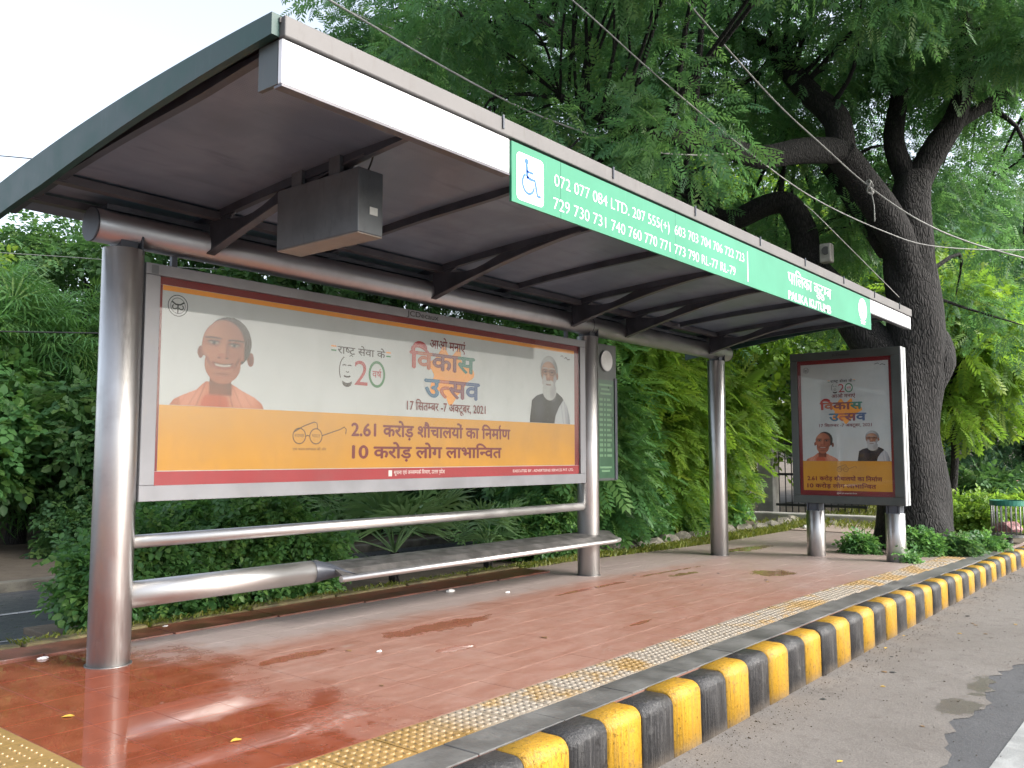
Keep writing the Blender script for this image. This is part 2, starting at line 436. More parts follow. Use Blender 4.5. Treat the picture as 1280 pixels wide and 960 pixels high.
def extrude_profile(name, prof, x0, x1, mat, parent=None, smooth=False):
    """closed (y,z) profile pulled along X"""
    n = len(prof); V = [(x0, y, z) for y, z in prof] + [(x1, y, z) for y, z in prof]
    F = [(i, (i + 1) % n, n + (i + 1) % n, n + i) for i in range(n)] + [tuple(range(n))[::-1], tuple(range(n, 2 * n))]
    o = from_data(name, V, F, mat, parent, False)
    bm = bmesh.new(); bm.from_mesh(o.data); bmesh.ops.recalc_face_normals(bm, faces=bm.faces); bm.to_mesh(o.data); bm.free()
    if smooth: o.data.polygons.foreach_set('use_smooth', [len(p.vertices) == 4 for p in o.data.polygons])
    return o

def gz0(x):
    t = min(1, max(0, (x - 7) / 7.0)); return -0.1 * t * t * (3 - 2 * t)

# ------------------------------------------------------------------ setting: ground, roads, platform
ROAD = -0.34
def sheet(name, pts, z, mat, kind='structure', nx=1):
    o = from_data(name, [(x, y, z) for x, y in pts], [tuple(range(len(pts)))], mat)
    return tag(o, kind=kind)
sheet('ground', [(-400, -400), (400, -400), (400, 400), (-400, 400)], ROAD - .03, M['soil'])
sheet('road', [(-60, -14), (140, -14), (140, 2.5), (-60, 2.5)], ROAD - .004, M['asphalt'])
edge = [(x, 1.30 + .06 * math.sin(x * 1.1) + .04 * math.sin(x * 4.3 + 1) + .045 * rnd.uniform(-1, 1)) for x in np.arange(-20, 60, .09)]
sheet('road_shoulder', [(60, 2.5), (-20, 2.5)] + edge, ROAD, M['shoulder'])
sheet('lane_line', [(-30, .88), (100, .88), (100, 1.04), (-30, 1.04)], ROAD + .0005, M['mark'])

# platform body under the tiles
plat = tag(empty('pavement', (2, 4, 0)), kind='structure')
bodyx = [-4, 2, 7] + list(np.arange(8, 15, 1.0)) + [15, 40]
V = []; F = []
for i, x in enumerate(bodyx):
    for y in (2.585, 6.45): V += [(x, y, gz0(x) - .006), (x, y, -.5)]
for i in range(len(bodyx) - 1):
    a = i * 4; b = a + 4
    F += [(a, b, b + 2, a + 2), (a + 1, a, b, b + 1)[::-1], (a + 2, a + 3, b + 3, b + 2)[::-1]]
F += [(0, 2, 3, 1), tuple(len(V) - 4 + q for q in (0, 1, 3, 2))]
from_data('bed', V, F, M['pave'], plat)
T = .30
bm = bmesh.new(); bmesh.ops.create_cube(bm, size=1)
for v in bm.verts: v.co = Vector((v.co.x * (T - .002), v.co.y * (T - .002), v.co.z * .03 - .015))
bmesh.ops.bevel(bm, geom=[e for e in bm.edges if all(v.co.z > -.01 for v in e.verts)], offset=.0008, segments=1, affect='EDGES')
tile_me = bpy.data.meshes.new('tile'); bm.to_mesh(tile_me); bm.free(); tile_me.materials.append(M['pave'])
rows = []
for i in range(-2, 120):
    for j in range(10):
        x = 1.80 + T * (i + .5); y = 3.117 + T * (j + .5)
        if x < 1.8 and y > 3.1 and x > 1.2: continue
        rows.append((x, y))
vis = [(x, y) for x, y in rows if x > 1.8]
vis.sort(key=lambda q: q[0] * .776 + q[1] * .63)
near = [q for q in vis if (math.degrees(math.atan2(q[1], q[0])) < 71)][:300]
ns = set(near)
for x, y in near:
    o = bpy.data.objects.new('tile', tile_me); COL.objects.link(o); o.parent = plat
    o.location = (x - 2, y - 4, gz0(x) + rnd.uniform(-.0004, .0004)); o.rotation_euler = (rnd.uniform(-.0006, .0006), rnd.uniform(-.0006, .0006), 0)
bag = Bag(); tv = np.array([v.co[:] for v in tile_me.vertices]); tf = [tuple(p.vertices) for p in tile_me.polygons]
for x, y in rows:
    if (x, y) not in ns: bag.add(tv + np.array((x, y, gz0(x) + rnd.uniform(-.001, .001))), tf)
o = bag.build('tiles', M['pave'], plat, False); tag(o, kind='stuff')

# tactile slabs with raised studs
def tactile_mesh(sz, pitch, r, h):
    bm = bmesh.new(); bmesh.ops.create_cube(bm, size=1)
    for v in bm.verts: v.co = Vector((v.co.x * (sz - .005), v.co.y * (sz - .005), v.co.z * .03 - .015))
    n = int(sz / pitch)
    for i in range(n):
        for j in range(n):
            cx = (i - (n - 1) / 2) * pitch; cy = (j - (n - 1) / 2) * pitch; K = 10
            lo = [bm.verts.new((cx + r * math.cos(a), cy + r * math.sin(a), -.001)) for a in np.linspace(0, 2 * math.pi, K, endpoint=False)]
            hi = [bm.verts.new((cx + r * .78 * math.cos(a), cy + r * .78 * math.sin(a), h)) for a in np.linspace(0, 2 * math.pi, K, endpoint=False)]
            for q in range(K): bm.faces.new((lo[q], lo[(q + 1) % K], hi[(q + 1) % K], hi[q]))
            bm.faces.new(hi)
    me = bpy.data.meshes.new('tactile_slab'); bm.to_mesh(me); bm.free(); me.materials.append(M['tactile']); return me
tac = tactile_mesh(.32, .05, .0195, .006); tac2 = tactile_mesh(.30, .05, .010, .004)
for i in range(-6, 34):
    x = 2.488 + .32 * (i + .5)
    o = bpy.data.objects.new('tactile_slab', tac); COL.objects.link(o); o.parent = plat
    o.location = (x - 2, 2.963 - 4, gz0(x) + rnd.uniform(0, .002)); o.scale = (1, .305 / .32, 1)
for i in range(2):
    for j in range(11):
        o = bpy.data.objects.new('tactile_slab', tac2); COL.objects.link(o); o.parent = plat
        o.location = (1.65 - .30 * i - 2, 3.267 + .30 * j - 4, rnd.uniform(0, .002))
for i in range(0, 22):
    x0 = .4 + .64 * i; z = gz0(x0 + .3)
    box('border_slab', x0 + .003, x0 + .637, 2.588, 2.806, z - .04, z + rnd.uniform(-.001, .002), M['concrete'], plat, .003, 1)

# painted kerb stones
kerb = tag(empty('kerb', (4, 2.5, ROAD)), kind='structure')
pr = [(2.582, -.42)] + [(2.582, -.012), (2.572, 0)]
for a in np.linspace(90, 180, 7): pr.append((2.468 + .062 * math.cos(math.radians(a)), -.062 + .062 * math.sin(math.radians(a))))
pr += [(2.402, -.42)]
KL = .3255
kv = [(-KL / 2 + .002, y - 2.5, z) for y, z in pr] + [(KL / 2 - .002, y - 2.5, z) for y, z in pr]
n = len(pr); kf = [(i, (i + 1) % n, n + (i + 1) % n, n + i) for i in range(n)] + [tuple(range(n))[::-1], tuple(range(n, 2 * n))]
kme = {}
for c in ('k_yellow', 'k_black'):
    me = bpy.data.meshes.new('kerb_stone'); me.from_pydata(kv, [], kf); me.materials.append(M[c])
    b_ = bmesh.new(); b_.from_mesh(me); bmesh.ops.recalc_face_normals(b_, faces=b_.faces)
    bmesh.ops.bevel(b_, geom=[e for e in b_.edges if len(e.link_faces) == 2 and any(len(f.verts) > 4 for f in e.link_faces)], offset=.006, segments=2, affect='EDGES')
    b_.to_mesh(me); b_.free(); me.polygons.foreach_set('use_smooth', [len(p.vertices) == 4 for p in me.polygons]); kme[c] = me
for i in range(-14, 52):
    x = 4.364 + KL * (i + .5)
    o = bpy.data.objects.new('kerb_stone', kme['k_yellow' if i % 2 == 0 else 'k_black']); COL.objects.link(o)
    bend = max(0, x - 13.2); yy = 2.5 + rnd.uniform(-.005, .005) - .012 * bend ** 2
    o.parent = kerb; o.location = (x - 4, yy - 2.5, gz0(x) - ROAD + rnd.uniform(-.006, .006)); o.rotation_euler = (rnd.uniform(-.012, .012), rnd.uniform(-.006, .006), -.024 * bend + rnd.uniform(-.008, .008))

# red back edge and mossy edging blocks
be = tag(empty('back_edging', (5, 6.2, 0)), kind='structure')
for i in range(14):
    x0 = -1 + .9 * i; off = .02 * (x0 - 3)
    x1 = x0 + .893
    if x1 > 8.7: break
    box('edge_block', x0, x1, 6.02 - off * 1.0, 6.37, gz0(x0) - .05, gz0(x0) + .012 + rnd.uniform(-.003, .003), M['backkerb'], be, .004)
    box('edge_capping', x0 + rnd.uniform(0, .02), x1, 6.375, 6.5 + rnd.uniform(-.02, .02), -.3, .028 + gz0(x0) + rnd.uniform(-.012, .012), M['moss'], be, .02)
def rock(name, c, s, mat, parent=None):
    bm = bmesh.new(); bmesh.ops.create_icosphere(bm, subdivisions=2, radius=1)
    for v in bm.verts:
        f = 1 + .22 * math.sin(v.co.x * 4 + c[0] * 7) * math.cos(v.co.y * 3.3 + c[1] * 5) + rnd.uniform(-.06, .06)
        v.co = Vector((c[0] + v.co.x * f * s[0], c[1] + v.co.y * f * s[1], c[2] + max(-.4, v.co.z * f) * s[2]))
    me = bpy.data.meshes.new(name); bm.to_mesh(me); bm.free(); o = link(name, me, mat)
    if parent is not None: child(o, parent)
    return o
for i in range(16):
    x = 10.7 + i * .62
    rock('edge_stone', (x, 6.95 + .10 * math.sin(x) + .012 * (x - 10.7) ** 1.5, gz0(x) + .02), (.31, .13, .11 + rnd.uniform(-.02, .03)), M['stone'], be)

# planted verge, side road behind the shelter, soil beyond
SOIL = -.14
def vbox(name, x0, x1, y0, y1, z, mat): 
    o = box(name, x0, x1, y0, y1, -.36, z, mat); return tag(o, kind='structure')
vbox('side_road', -30, 11.3, 6.46, 10.2, -.16, M['side_asphalt'])
vbox('soil_bank', -40, 120, 10.35, 90, SOIL + .03, M['soil'])
vbox('verge', 11.3, 120, 6.46, 10.35, SOIL + .01, M['soil'])
tag(box('side_kerb', -30, 11.3, 10.2, 10.35, -.36, -.05, M['stone'], None, .02), kind='structure')
vbox('far_path', 16.3, 70, 3.5, 6.5, -.085, M['path'])
vbox('far_verge', 15.3, 120, -.6 + 3.2, 3.5, -.10, M['soil'])
vbox('red_drive', 33, 60, 2.7, 9.5, -.07, simple('red_drive', (.30, .14, .10), .8, 0, .15, 1))
bed = box('planting_bed', 3.15, 10.6, 6.5, 7.75, -.36, -.11, M['soil'], None, .01); tag(bed, kind='structure')
for i, (x, y, l) in enumerate(((6.2, 8.55, .7), (7.1, 8.75, .7), (7.7, 8.45, .7), (8.4, 8.7, .8), (9.3, 8.4, .8), (6.6, 8.15, .7), (8.9, 8.05, .7))):
    sheet('lane_dash', [(x, y), (x + l * .9, y - .05), (x + l * .9, y + .06), (x, y + .11)], -.1555, M['mark'])
sheet('edge_line', [(-5, 8.93), (4.6, 8.72), (4.6, 8.81), (-5, 9.02)], -.1555, M['mark'])
sheet('thin_line', [(-5, 7.62), (3.3, 7.5), (3.3, 7.54), (-5, 7.66)], -.1555, M['mark'])
# ------------------------------------------------------------------ 2D print helpers
class Frame:
    def __init__(s, o, ux, n): s.o = Vector(o); s.ux = Vector(ux); s.n = Vector(n)
    def p(s, u, v, d): return s.o + s.ux * u + Vector((0, 0, 1)) * v + s.n * d

def print_mesh(name, V2, F, fr, d, mat, parent, cols=None):
    dd = np.broadcast_to(np.asarray(d, float), (len(V2),)); V = [fr.p(u, v, q) for (u, v), q in zip(V2, dd)]
    me = bpy.data.meshes.new(name); me.from_pydata(V, [], F); me.update()
    if len(me.polygons) and me.polygons[0].normal.dot(fr.n) < 0: me.flip_normals()
    if cols is not None:
        at = me.color_attributes.new('tint', 'FLOAT_COLOR', 'POINT')
        at.data.foreach_set('color', np.concatenate([np.asarray(cols, np.float32), np.ones((len(cols), 1), np.float32)], 1).ravel())
    o = link(name, me, mat); 
    if parent is not None:
        if parent.parent: o.parent = parent          # parts already stand at the world origin
        else: child(o, parent)
    return o
def rect(name, fr, u0, u1, v0, v1, d, mat, parent): return print_mesh(name, [(u0, v0), (u1, v0), (u1, v1), (u0, v1)], [(0, 1, 2, 3)], fr, d, mat, parent)
def ell(cu, cv, ru, rv, n=32, a0=0, a1=360): return [(cu + ru * math.cos(math.radians(a)), cv + rv * math.sin(math.radians(a))) for a in np.linspace(a0, a1, n, endpoint=(a1 - a0) < 359)]
def polyg(name, fr, pts, d, mat, parent): return print_mesh(name, pts, [tuple(range(len(pts)))], fr, d, mat, parent)
def ring_data(cu, cv, ru, rv, wd, n=36, a0=0, a1=360):
    closed = (a1 - a0) >= 359; A = np.linspace(math.radians(a0), math.radians(a1), n, endpoint=not closed); V = []; F = []
    for a in A: V += [(cu + ru * math.cos(a), cv + rv * math.sin(a)), (cu + (ru - wd) * math.cos(a), cv + (rv - wd) * math.sin(a))]
    m = len(A)
    for i in range(m if closed else m - 1):
        j = (i + 1) % m; F.append((2 * i, 2 * j, 2 * j + 1, 2 * i + 1))
    return V, F
def stroke_data(pts, wd):
    P = np.array(pts, float); T = np.gradient(P, axis=0); T /= np.linalg.norm(T, axis=1)[:, None] + 1e-9
    N = np.stack([-T[:, 1], T[:, 0]], 1); w_ = np.broadcast_to(np.asarray(wd, float), (len(P),))[:, None] / 2
    V = np.empty((2 * len(P), 2)); V[0::2] = P + N * w_; V[1::2] = P - N * w_
    return [tuple(v) for v in V], [(2 * i, 2 * i + 2, 2 * i + 3, 2 * i + 1) for i in range(len(P) - 1)]
def merge(*parts):
    V = []; F = []
    for v, f in parts:
        n0 = len(V); V += list(v); F += [tuple(i + n0 for i in q) for q in f]
    return V, F

_gc = {}
def glyphs(s, off=0.0):
    """flat outline of a run of characters: verts, faces, advance"""
    key = (s, off)
    if key in _gc: return _gc[key]
    def mk(body):
        c = bpy.data.curves.new('t', 'FONT'); c.body = body; c.resolution_u = 4; c.offset = off
        o = bpy.data.objects.new('t', c); COL.objects.link(o)
        bpy.context.view_layer.update()
        me = bpy.data.meshes.new_from_object(o.evaluated_get(bpy.context.evaluated_depsgraph_get()))
        V = np.array([v.co[:2] for v in me.vertices]).reshape(-1, 2); F = [tuple(p.vertices) for p in me.polygons]
        bpy.data.objects.remove(o); bpy.data.curves.remove(c); bpy.data.meshes.remove(me)
        return V, F
    V, F = mk(s); V1, _ = mk(s + 'I'); V0, _ = mk('I')
    adv = .259 if s == '\u093f' else V1[:, 0].max() - V0[:, 0].max()
    _gc[key] = (V, F, adv); return _gc[key]

def bolden(A, F, r, d, sx, sz):
    """heavier lettering: the same outline laid down several times, each a hair above the last"""
    Vs = []; Fs = []; ds = []; n = len(A)
    for i, (a, b) in enumerate(((0, 0), (1, 0), (-1, 0), (0, 1), (0, -1))):
        Vs.append(A + np.array((a * r * sx, b * r * sz))); Fs += [tuple(q + i * n for q in f) for f in F]; ds += [d + i * .00012] * n
    return np.concatenate(Vs), Fs, np.array(ds)

def clip_right(V, F, x):
    bm = bmesh.new(); vs = [bm.verts.new((a, b, 0)) for a, b in V]
    for f in F:
        try: bm.faces.new([vs[i] for i in f])
        except ValueError: pass
    bmesh.ops.bisect_plane(bm, geom=list(bm.verts) + list(bm.edges) + list(bm.faces), plane_co=(x, 0, 0), plane_no=(1, 0, 0), clear_outer=True)
    bm.verts.index_update(); v2 = np.array([v.co[:2] for v in bm.verts]); f2 = [tuple(v.index for v in f.verts) for f in bm.faces]; bm.free()
    return v2, f2

def word(s, off=0.0, sep=False):
    """'~' after a letter: half form; '^': r-stroke under it; '`': r-hook above it"""
    x = 0; parts = []; i = 0; ids = []
    while i < len(s):
        ch = s[i]; nx = s[i + 1] if i + 1 < len(s) else ''
        if ch == '^':
            parts.append(stroke_data([(x - .48, -.20), (x - .33, -.06), (x - .18, -.20)], .055 + off * 2)); ids.append(ids[-1]); i += 1; continue
        if ch == '`':
            parts.append(stroke_data(ell(x - .10, .74, .10, .13, 9, 90, 280), .06 + off * 2)); ids.append(ids[-1]); i += 1; continue
        V, F, adv = glyphs(ch, off)
        if nx == '~':
            cut = V[:, 0].max() - .215 if ch not in 'कछ' else V[:, 0].min() + (V[:, 0].max() - V[:, 0].min()) * .78
            V, F = clip_right(V, F, cut); adv = cut - .0; i += 1
        if len(V): parts.append(([(a + x, b) for a, b in V], F)); ids.append((ids[-1] if ids and ch in 'ािीुूेैोौंं' and ch != 'ि' else (ids[-1] + 1 if ids else 0)))
        x += adv; i += 1
    if sep: return parts, ids
    return merge(*parts)

def text(name, s, fr, u0, u1, v, h, d, mat, parent, off=0.0, deva=True):
    """lettering from u0 to u1 with its base line at v and letter body height h"""
    bold = off if off > .011 else 0; off = 0 if bold else off
    Vt, F = word(s, off) if deva else glyphs(s, off)[:2]
    A = np.array(Vt); w_ = A[:, 0].max() - A[:, 0].min(); body = .64 if deva else .70
    A = np.stack([u0 + (A[:, 0] - A[:, 0].min()) * (u1 - u0) / w_, v + A[:, 1] * h / body], 1)
    sx = (u1 - u0) / w_; sz = h / body
    if bold and (deva or ' ' not in s):
        A, F, d = bolden(A, F, bold, d, sx, sz)
    if deva or ' ' not in s: return print_mesh(name, [tuple(a) for a in A], F, fr, d, mat, parent)
    k_ = 0; x = 0.0; x0 = min(glyphs(s, off)[0][:, 0])          # one object for each word
    for wd in s.split(' '):
        if wd:
            V1, F1, _ = glyphs(wd, off)
            A1 = np.array([(u0 + (a + x - x0) * sx, v + b * sz) for a, b in V1]); d1 = d
            if bold: A1, F1, d1 = bolden(A1, F1, bold, d, sx, sz)
            print_mesh(name, [tuple(a) for a in A1], F1, fr, d1, mat, parent)
            x += glyphs(wd, off)[2]
        x += glyphs('I I', off)[2] - 2 * glyphs('I', off)[2]

def text_tint(name, s, fr, u0, u1, v, h, d, cols, parent, off=0.0, lighten=0):
    bold = off if off > .011 else 0
    parts, ids = word(s, 0, True); Vt, F = merge(*parts); A = np.array(Vt); C_ = []
    for (pv, pf), k_ in zip(parts, ids):
        c = cols[min(k_, len(cols) - 1)]; C_ += [tuple(x * .6 + (1 - x) * lighten * .6 for x in lin(c))] * len(pv)
    w_ = A[:, 0].max() - A[:, 0].min()
    A = np.stack([u0 + (A[:, 0] - A[:, 0].min()) * (u1 - u0) / w_, v + A[:, 1] * h / .64], 1)
    C_ = np.array(C_)
    if bold:
        A, F, d = bolden(A, F, bold, d, (u1 - u0) / w_, h / .64); C_ = np.tile(C_, (5, 1))
    return print_mesh(name, [tuple(a) for a in A], F, fr, d, M['p_tint'], parent, C_)

# printed portraits: colour painted on a fine grid (flat print)
def paint(n, m, fn):
    u, v = np.meshgrid(np.linspace(0, 1, n), np.linspace(0, 1, m)); img = np.zeros((m, n, 3)); al = np.zeros((m, n))
    def put(mask, c, a=1.0, solid=True):
        k_ = np.clip(mask, 0, 1) * a; cc = np.array(lin(c)) ** 1.18 * .80
        img[:] = img * (1 - k_[..., None]) + cc * k_[..., None]
        if solid: np.maximum(al, np.clip(mask, 0, 1), out=al)
    fn(u, v, put); return img, al
def el(u, v, cu, cv, ru, rv, soft=.12, rot=0):
    c, s = math.cos(rot), math.sin(rot); a = (u - cu) * c + (v - cv) * s; b = -(u - cu) * s + (v - cv) * c
    return np.clip((1 - np.sqrt((a / ru) ** 2 + (b / rv) ** 2)) / soft + .5, 0, 1)
def curve(u, v, uc, vc, half, k_, th):
    """soft curved stroke v = vc + k (u-uc)^2, |u-uc| < half"""
    d = np.abs(v - vc - k_ * (u - uc) ** 2); return np.clip(1.25 - d / th, 0, 1) * np.clip((half - np.abs(u - uc)) / .02 + .5, 0, 1)
def grain(u, v): return .5 + .25 * np.sin(u * 61 + 3 * np.sin(v * 37)) * np.sin(v * 53 + 2 * np.sin(u * 29)) + .25 * np.sin(u * 17 + v * 23)
def portrait_robe(u, v, put):
    # bust, close-cropped head, smiling, saffron cloth
    top = np.interp(u, [0, .06, .15, .27, .36, .62, .74, .88, .96, 1], [-.02, .075, .125, .185, .28, .28, .205, .135, .07, -.02])
    sh = np.clip((top - v) / .012, 0, 1)
    put(sh, (214, 138, 112)); put(sh * el(u, v, .20, .10, .13, .16, .9), (230, 164, 142), .7, False); put(sh * el(u, v, .78, .13, .14, .16, .9), (232, 170, 148), .7, False)
    put(sh * el(u, v, .46, .03, .14, .13, .35), (206, 104, 74), .95, False); put(sh * (u < .12) * 1.0, (170, 96, 72), .45, False); put(sh * np.clip((u - .88) / .1, 0, 1), (190, 122, 98), .6, False)
    for cx, sl_, a in ((.31, .35, .6), (.25, .5, .35), (.17, .6, .3), (.62, -.30, .65), (.70, -.45, .35), (.80, -.6, .35), (.45, .05, .3), (.51, -.05, .3)): put(sh * np.clip(1 - np.abs(u - cx - sl_ * (v - .1)) / .013, 0, 1), (158, 82, 60), a, False)
    nk = np.clip((.125 - np.abs(u - .515)) / .02, 0, 1) * np.clip((v - .115) / .03, 0, 1) * (v < .42)
    put(nk, (150, 88, 68)); put(nk * np.clip((.34 - v) / .1, 0, 1) * np.clip((v - .2) / .08, 0, 1), (116, 62, 50), .7, False); put(nk * np.clip((u - .54) / .1, 0, 1), (112, 60, 48), .6, False)
    u = .545 + (u - .545) / 1.15
    put(el(u, v, .338, .585, .030, .072, .25), (150, 86, 70)); put(el(u, v, .788, .55, .036, .085, .25), (150, 84, 68)); put(el(u, v, .785, .55, .018, .05, .8), (112, 58, 48), .7, False)
    put(el(u, v, .585, .715, .212, .292, .05, -.05), (62, 46, 44)); put(el(u, v, .70, .80, .09, .16, .9), (92, 72, 68), .6, False)
    face = np.maximum(el(u, v, .535, .690, .190, .268, .10, -.06), el(u, v, .535, .47, .165, .215, .07))
    face = np.maximum(face, np.clip((.185 - np.abs(u - .55)) / .02, 0, 1) * (v > .52) * (v < .68))
    put(face, (188, 120, 96)); put(face * el(u, v, .47, .84, .12, .10, .95), (204, 142, 116), .75, False)
    put(face * np.clip((u - .60) / .14, 0, 1), (146, 86, 68), .55, False); put(face * el(u, v, .60, .86, .1, .1, .95), (176, 112, 90), .5, False)
    put(face * el(u, v, .425, .585, .075, .07, .95), (200, 130, 104), .75, False); put(face * el(u, v, .645, .575, .065, .065, .95), (172, 104, 82), .7, False)
    for cx, cv, r in ((.452, .700, .062), (.635, .690, .062)):
        put(el(u, v, cx, cv + .004, r, .036, .9), (118, 66, 54), .8, False); put(el(u, v, cx, cv, r * .62, .014, .6), (190, 170, 160), .7, False)
        put(el(u, v, cx, cv, .017, .017, .5), (30, 20, 20), .95, False); put(curve(u, v, cx, cv + .018, r * .85, -2.6, .008), (46, 28, 26), .9, False)
    put(curve(u, v, .445, .757, .075, -1.6, .013), (60, 40, 36), .85, False); put(curve(u, v, .65, .747, .075, -1.6, .013), (56, 38, 34), .85, False)
    put(el(u, v, .525, .635, .026, .085, .95), (202, 138, 112), .7, False); put(el(u, v, .532, .563, .050, .030, .9), (184, 112, 90), .8, False)
    for cx in (.498, .570): put(el(u, v, cx, .540, .016, .009, .8), (84, 42, 36), .85, False)
    put(el(u, v, .575, .62, .016, .07, .95), (124, 70, 56), .55, False)
    put(curve(u, v, .535, .448, .10, 2.6, .030), (150, 78, 66), .85, False); put(curve(u, v, .535, .454, .070, 2.6, .014), (216, 204, 196), .95, False); put(curve(u, v, .535, .471, .092, 2.0, .008), (104, 50, 44), .85, False); put(curve(u, v, .535, .420, .09, 2.6, .010), (172, 94, 80), .8, False)
    put(el(u, v, .405, .50, .012, .075, .9, .35), (120, 66, 54), .6, False); put(el(u, v, .662, .495, .012, .075, .9, -.35), (108, 58, 48), .6, False)
    put(face * el(u, v, .53, .36, .07, .02, .9), (132, 74, 60), .6, False); put(face * el(u, v, .525, .31, .07, .04, .95), (188, 118, 96), .6, False)
    put(face * np.clip((grain(u, v) - .55) * 2, 0, 1), (150, 90, 72), .14, False)
def portrait_vest(u, v, put):
    # bust with white hair and beard, spectacles, dark waistcoat over white sleeves
    top = np.interp(u, [0, .05, .16, .35, .66, .80, .92, .98, 1], [.02, .33, .40, .45, .47, .40, .28, .12, -.02]); body = np.clip((top - v) / .012, 0, 1)
    put(body, (196, 197, 204)); put(body * np.clip((u - .86) / .1, 0, 1), (134, 137, 150), .8, False)
    for a, b in ((.80, .5), (.88, .35)): put(body * np.clip(1 - np.abs(u - a + b * (v - .1) * .4) / .015, 0, 1), (150, 152, 164), .6, False)
    vs = body * np.clip((np.interp(v, [0, .12, .25, .36, .48], [.60, .63, .72, .83, .72]) - u) / .012, 0, 1)
    put(vs, (46, 47, 58)); put(vs * el(u, v, .22, .25, .12, .2, .95), (78, 80, 94), .7, False); put(vs * el(u, v, .60, .28, .1, .14, .95), (68, 70, 84), .6, False)
    put(vs * np.clip(1 - np.abs(u - .40 - .05 * v) / .008, 0, 1) * (v < .36), (22, 22, 30), .9, False)
    for q in (.06, .16, .26): put(el(u, v, .425, q, .012, .012, .5), (96, 98, 110), .9, False)
    put(np.clip((.15 - np.abs(u - .49)) / .02, 0, 1) * (v > .34) * (v < .50), (40, 41, 52))
    put(el(u, v, .47, .765, .218, .232, .05), (168, 167, 170)); put(el(u, v, .40, .93, .14, .06, .95), (196, 195, 198), .8, False); put(el(u, v, .63, .78, .06, .16, .95), (132, 131, 136), .7, False)
    put(el(u, v, .668, .70, .030, .055, .25), (158, 108, 90))
    face = np.maximum(el(u, v, .455, .74, .178, .165, .08), np.clip((.175 - np.abs(u - .46)) / .02, 0, 1) * (v > .56) * (v < .74))
    put(face, (176, 126, 104)); put(face * el(u, v, .41, .84, .10, .05, .95), (206, 162, 140), .8, False); put(face * np.clip((u - .53) / .1, 0, 1), (140, 94, 78), .65, False)
    put(el(u, v, .475, .485, .172, .150, .10), (200, 199, 201)); put(el(u, v, .35, .60, .05, .10, .6), (194, 193, 196), .9, False); put(el(u, v, .61, .60, .045, .11, .6), (170, 169, 174), .9, False)
    put(el(u, v, .56, .45, .07, .10, .95), (164, 163, 168), .7, False)
    for a in (.40, .45, .50, .55): put(np.clip(1 - np.abs(u - a - .1 * (v - .4)) / .009, 0, 1) * (v > .36) * (v < .52), (168, 167, 172), .5, False)
    put(curve(u, v, .45, .600, .105, -2.6, .024), (196, 194, 196), .95, False); put(curve(u, v, .45, .563, .06, .6, .012), (132, 76, 68), .9, False)
    for cx in (.375, .535):
        put(el(u, v, cx, .753, .050, .020, .9), (124, 82, 68), .8, False); put(el(u, v, cx, .752, .024, .010, .6), (38, 28, 28), .95, False)
        put(el(u, v, cx, .748, .076, .044, .2) - el(u, v, cx, .748, .064, .034, .2), (56, 46, 46), .8, False); put(curve(u, v, cx, .806, .07, -1.4, .010), (184, 180, 180), .85, False)
    put(curve(u, v, .455, .755, .02, 0, .006), (56, 46, 46), .8, False); put(el(u, v, .445, .69, .022, .055, .95), (206, 158, 136), .75, False); put(el(u, v, .452, .645, .042, .022, .9), (168, 112, 94), .85, False)
    for cx in (.425, .482): put(el(u, v, cx, .630, .012, .008, .8), (80, 46, 40), .85, False)
def portrait(name, fn, fr, u0, u1, v0, v1, d, parent, n=120, m=100):
    img, al = paint(n, m, fn); U = np.linspace(u0, u1, n); W = np.linspace(v0, v1, m); keep = al > .5
    idx = -np.ones((m, n), int); V = []; C_ = []; F = []
    cell = keep[:-1, :-1] & keep[1:, :-1] & keep[:-1, 1:] & keep[1:, 1:]
    use = np.zeros((m, n), bool); use[:-1, :-1] |= cell; use[1:, :-1] |= cell; use[:-1, 1:] |= cell; use[1:, 1:] |= cell
    for j, i in np.argwhere(use): idx[j, i] = len(V); V.append((U[i], W[j])); C_.append(img[j, i])
    for j, i in np.argwhere(cell): F.append((idx[j, i], idx[j, i + 1], idx[j + 1, i + 1], idx[j + 1, i]))
    return print_mesh(name, V, F, fr, d, M['p_tint'], parent, np.array(C_))

VIK = [(222, 60, 48), (226, 110, 60), (150, 40, 60), (30, 140, 120)]
UTS = [(30, 120, 170), (232, 110, 60), (150, 44, 80), (40, 90, 160)]
def emblem(fr, cu, cv, r, d, par):
    V, F = merge(ring_data(cu, cv, r, r, r * .07), ring_data(cu, cv, r * .74, r * .74, r * .05),
                 stroke_data([(cu - r * .6, cv + r * .35), (cu - r * .25, cv + r * .12), (cu, cv + r * .1), (cu + r * .25, cv + r * .12), (cu + r * .6, cv + r * .35)], r * .14),
                 stroke_data([(cu, cv + r * .1), (cu, cv - r * .3), (cu, cv - r * .7)], r * .13),
                 ring_data(cu - r * .32, cv - r * .12, r * .26, r * .26, r * .1, 14, 120, 340), ring_data(cu + r * .32, cv - r * .12, r * .26, r * .26, r * .1, 14, -160, 60))
    print_mesh('emblem', V, F, fr, d, M['p_black'], par)
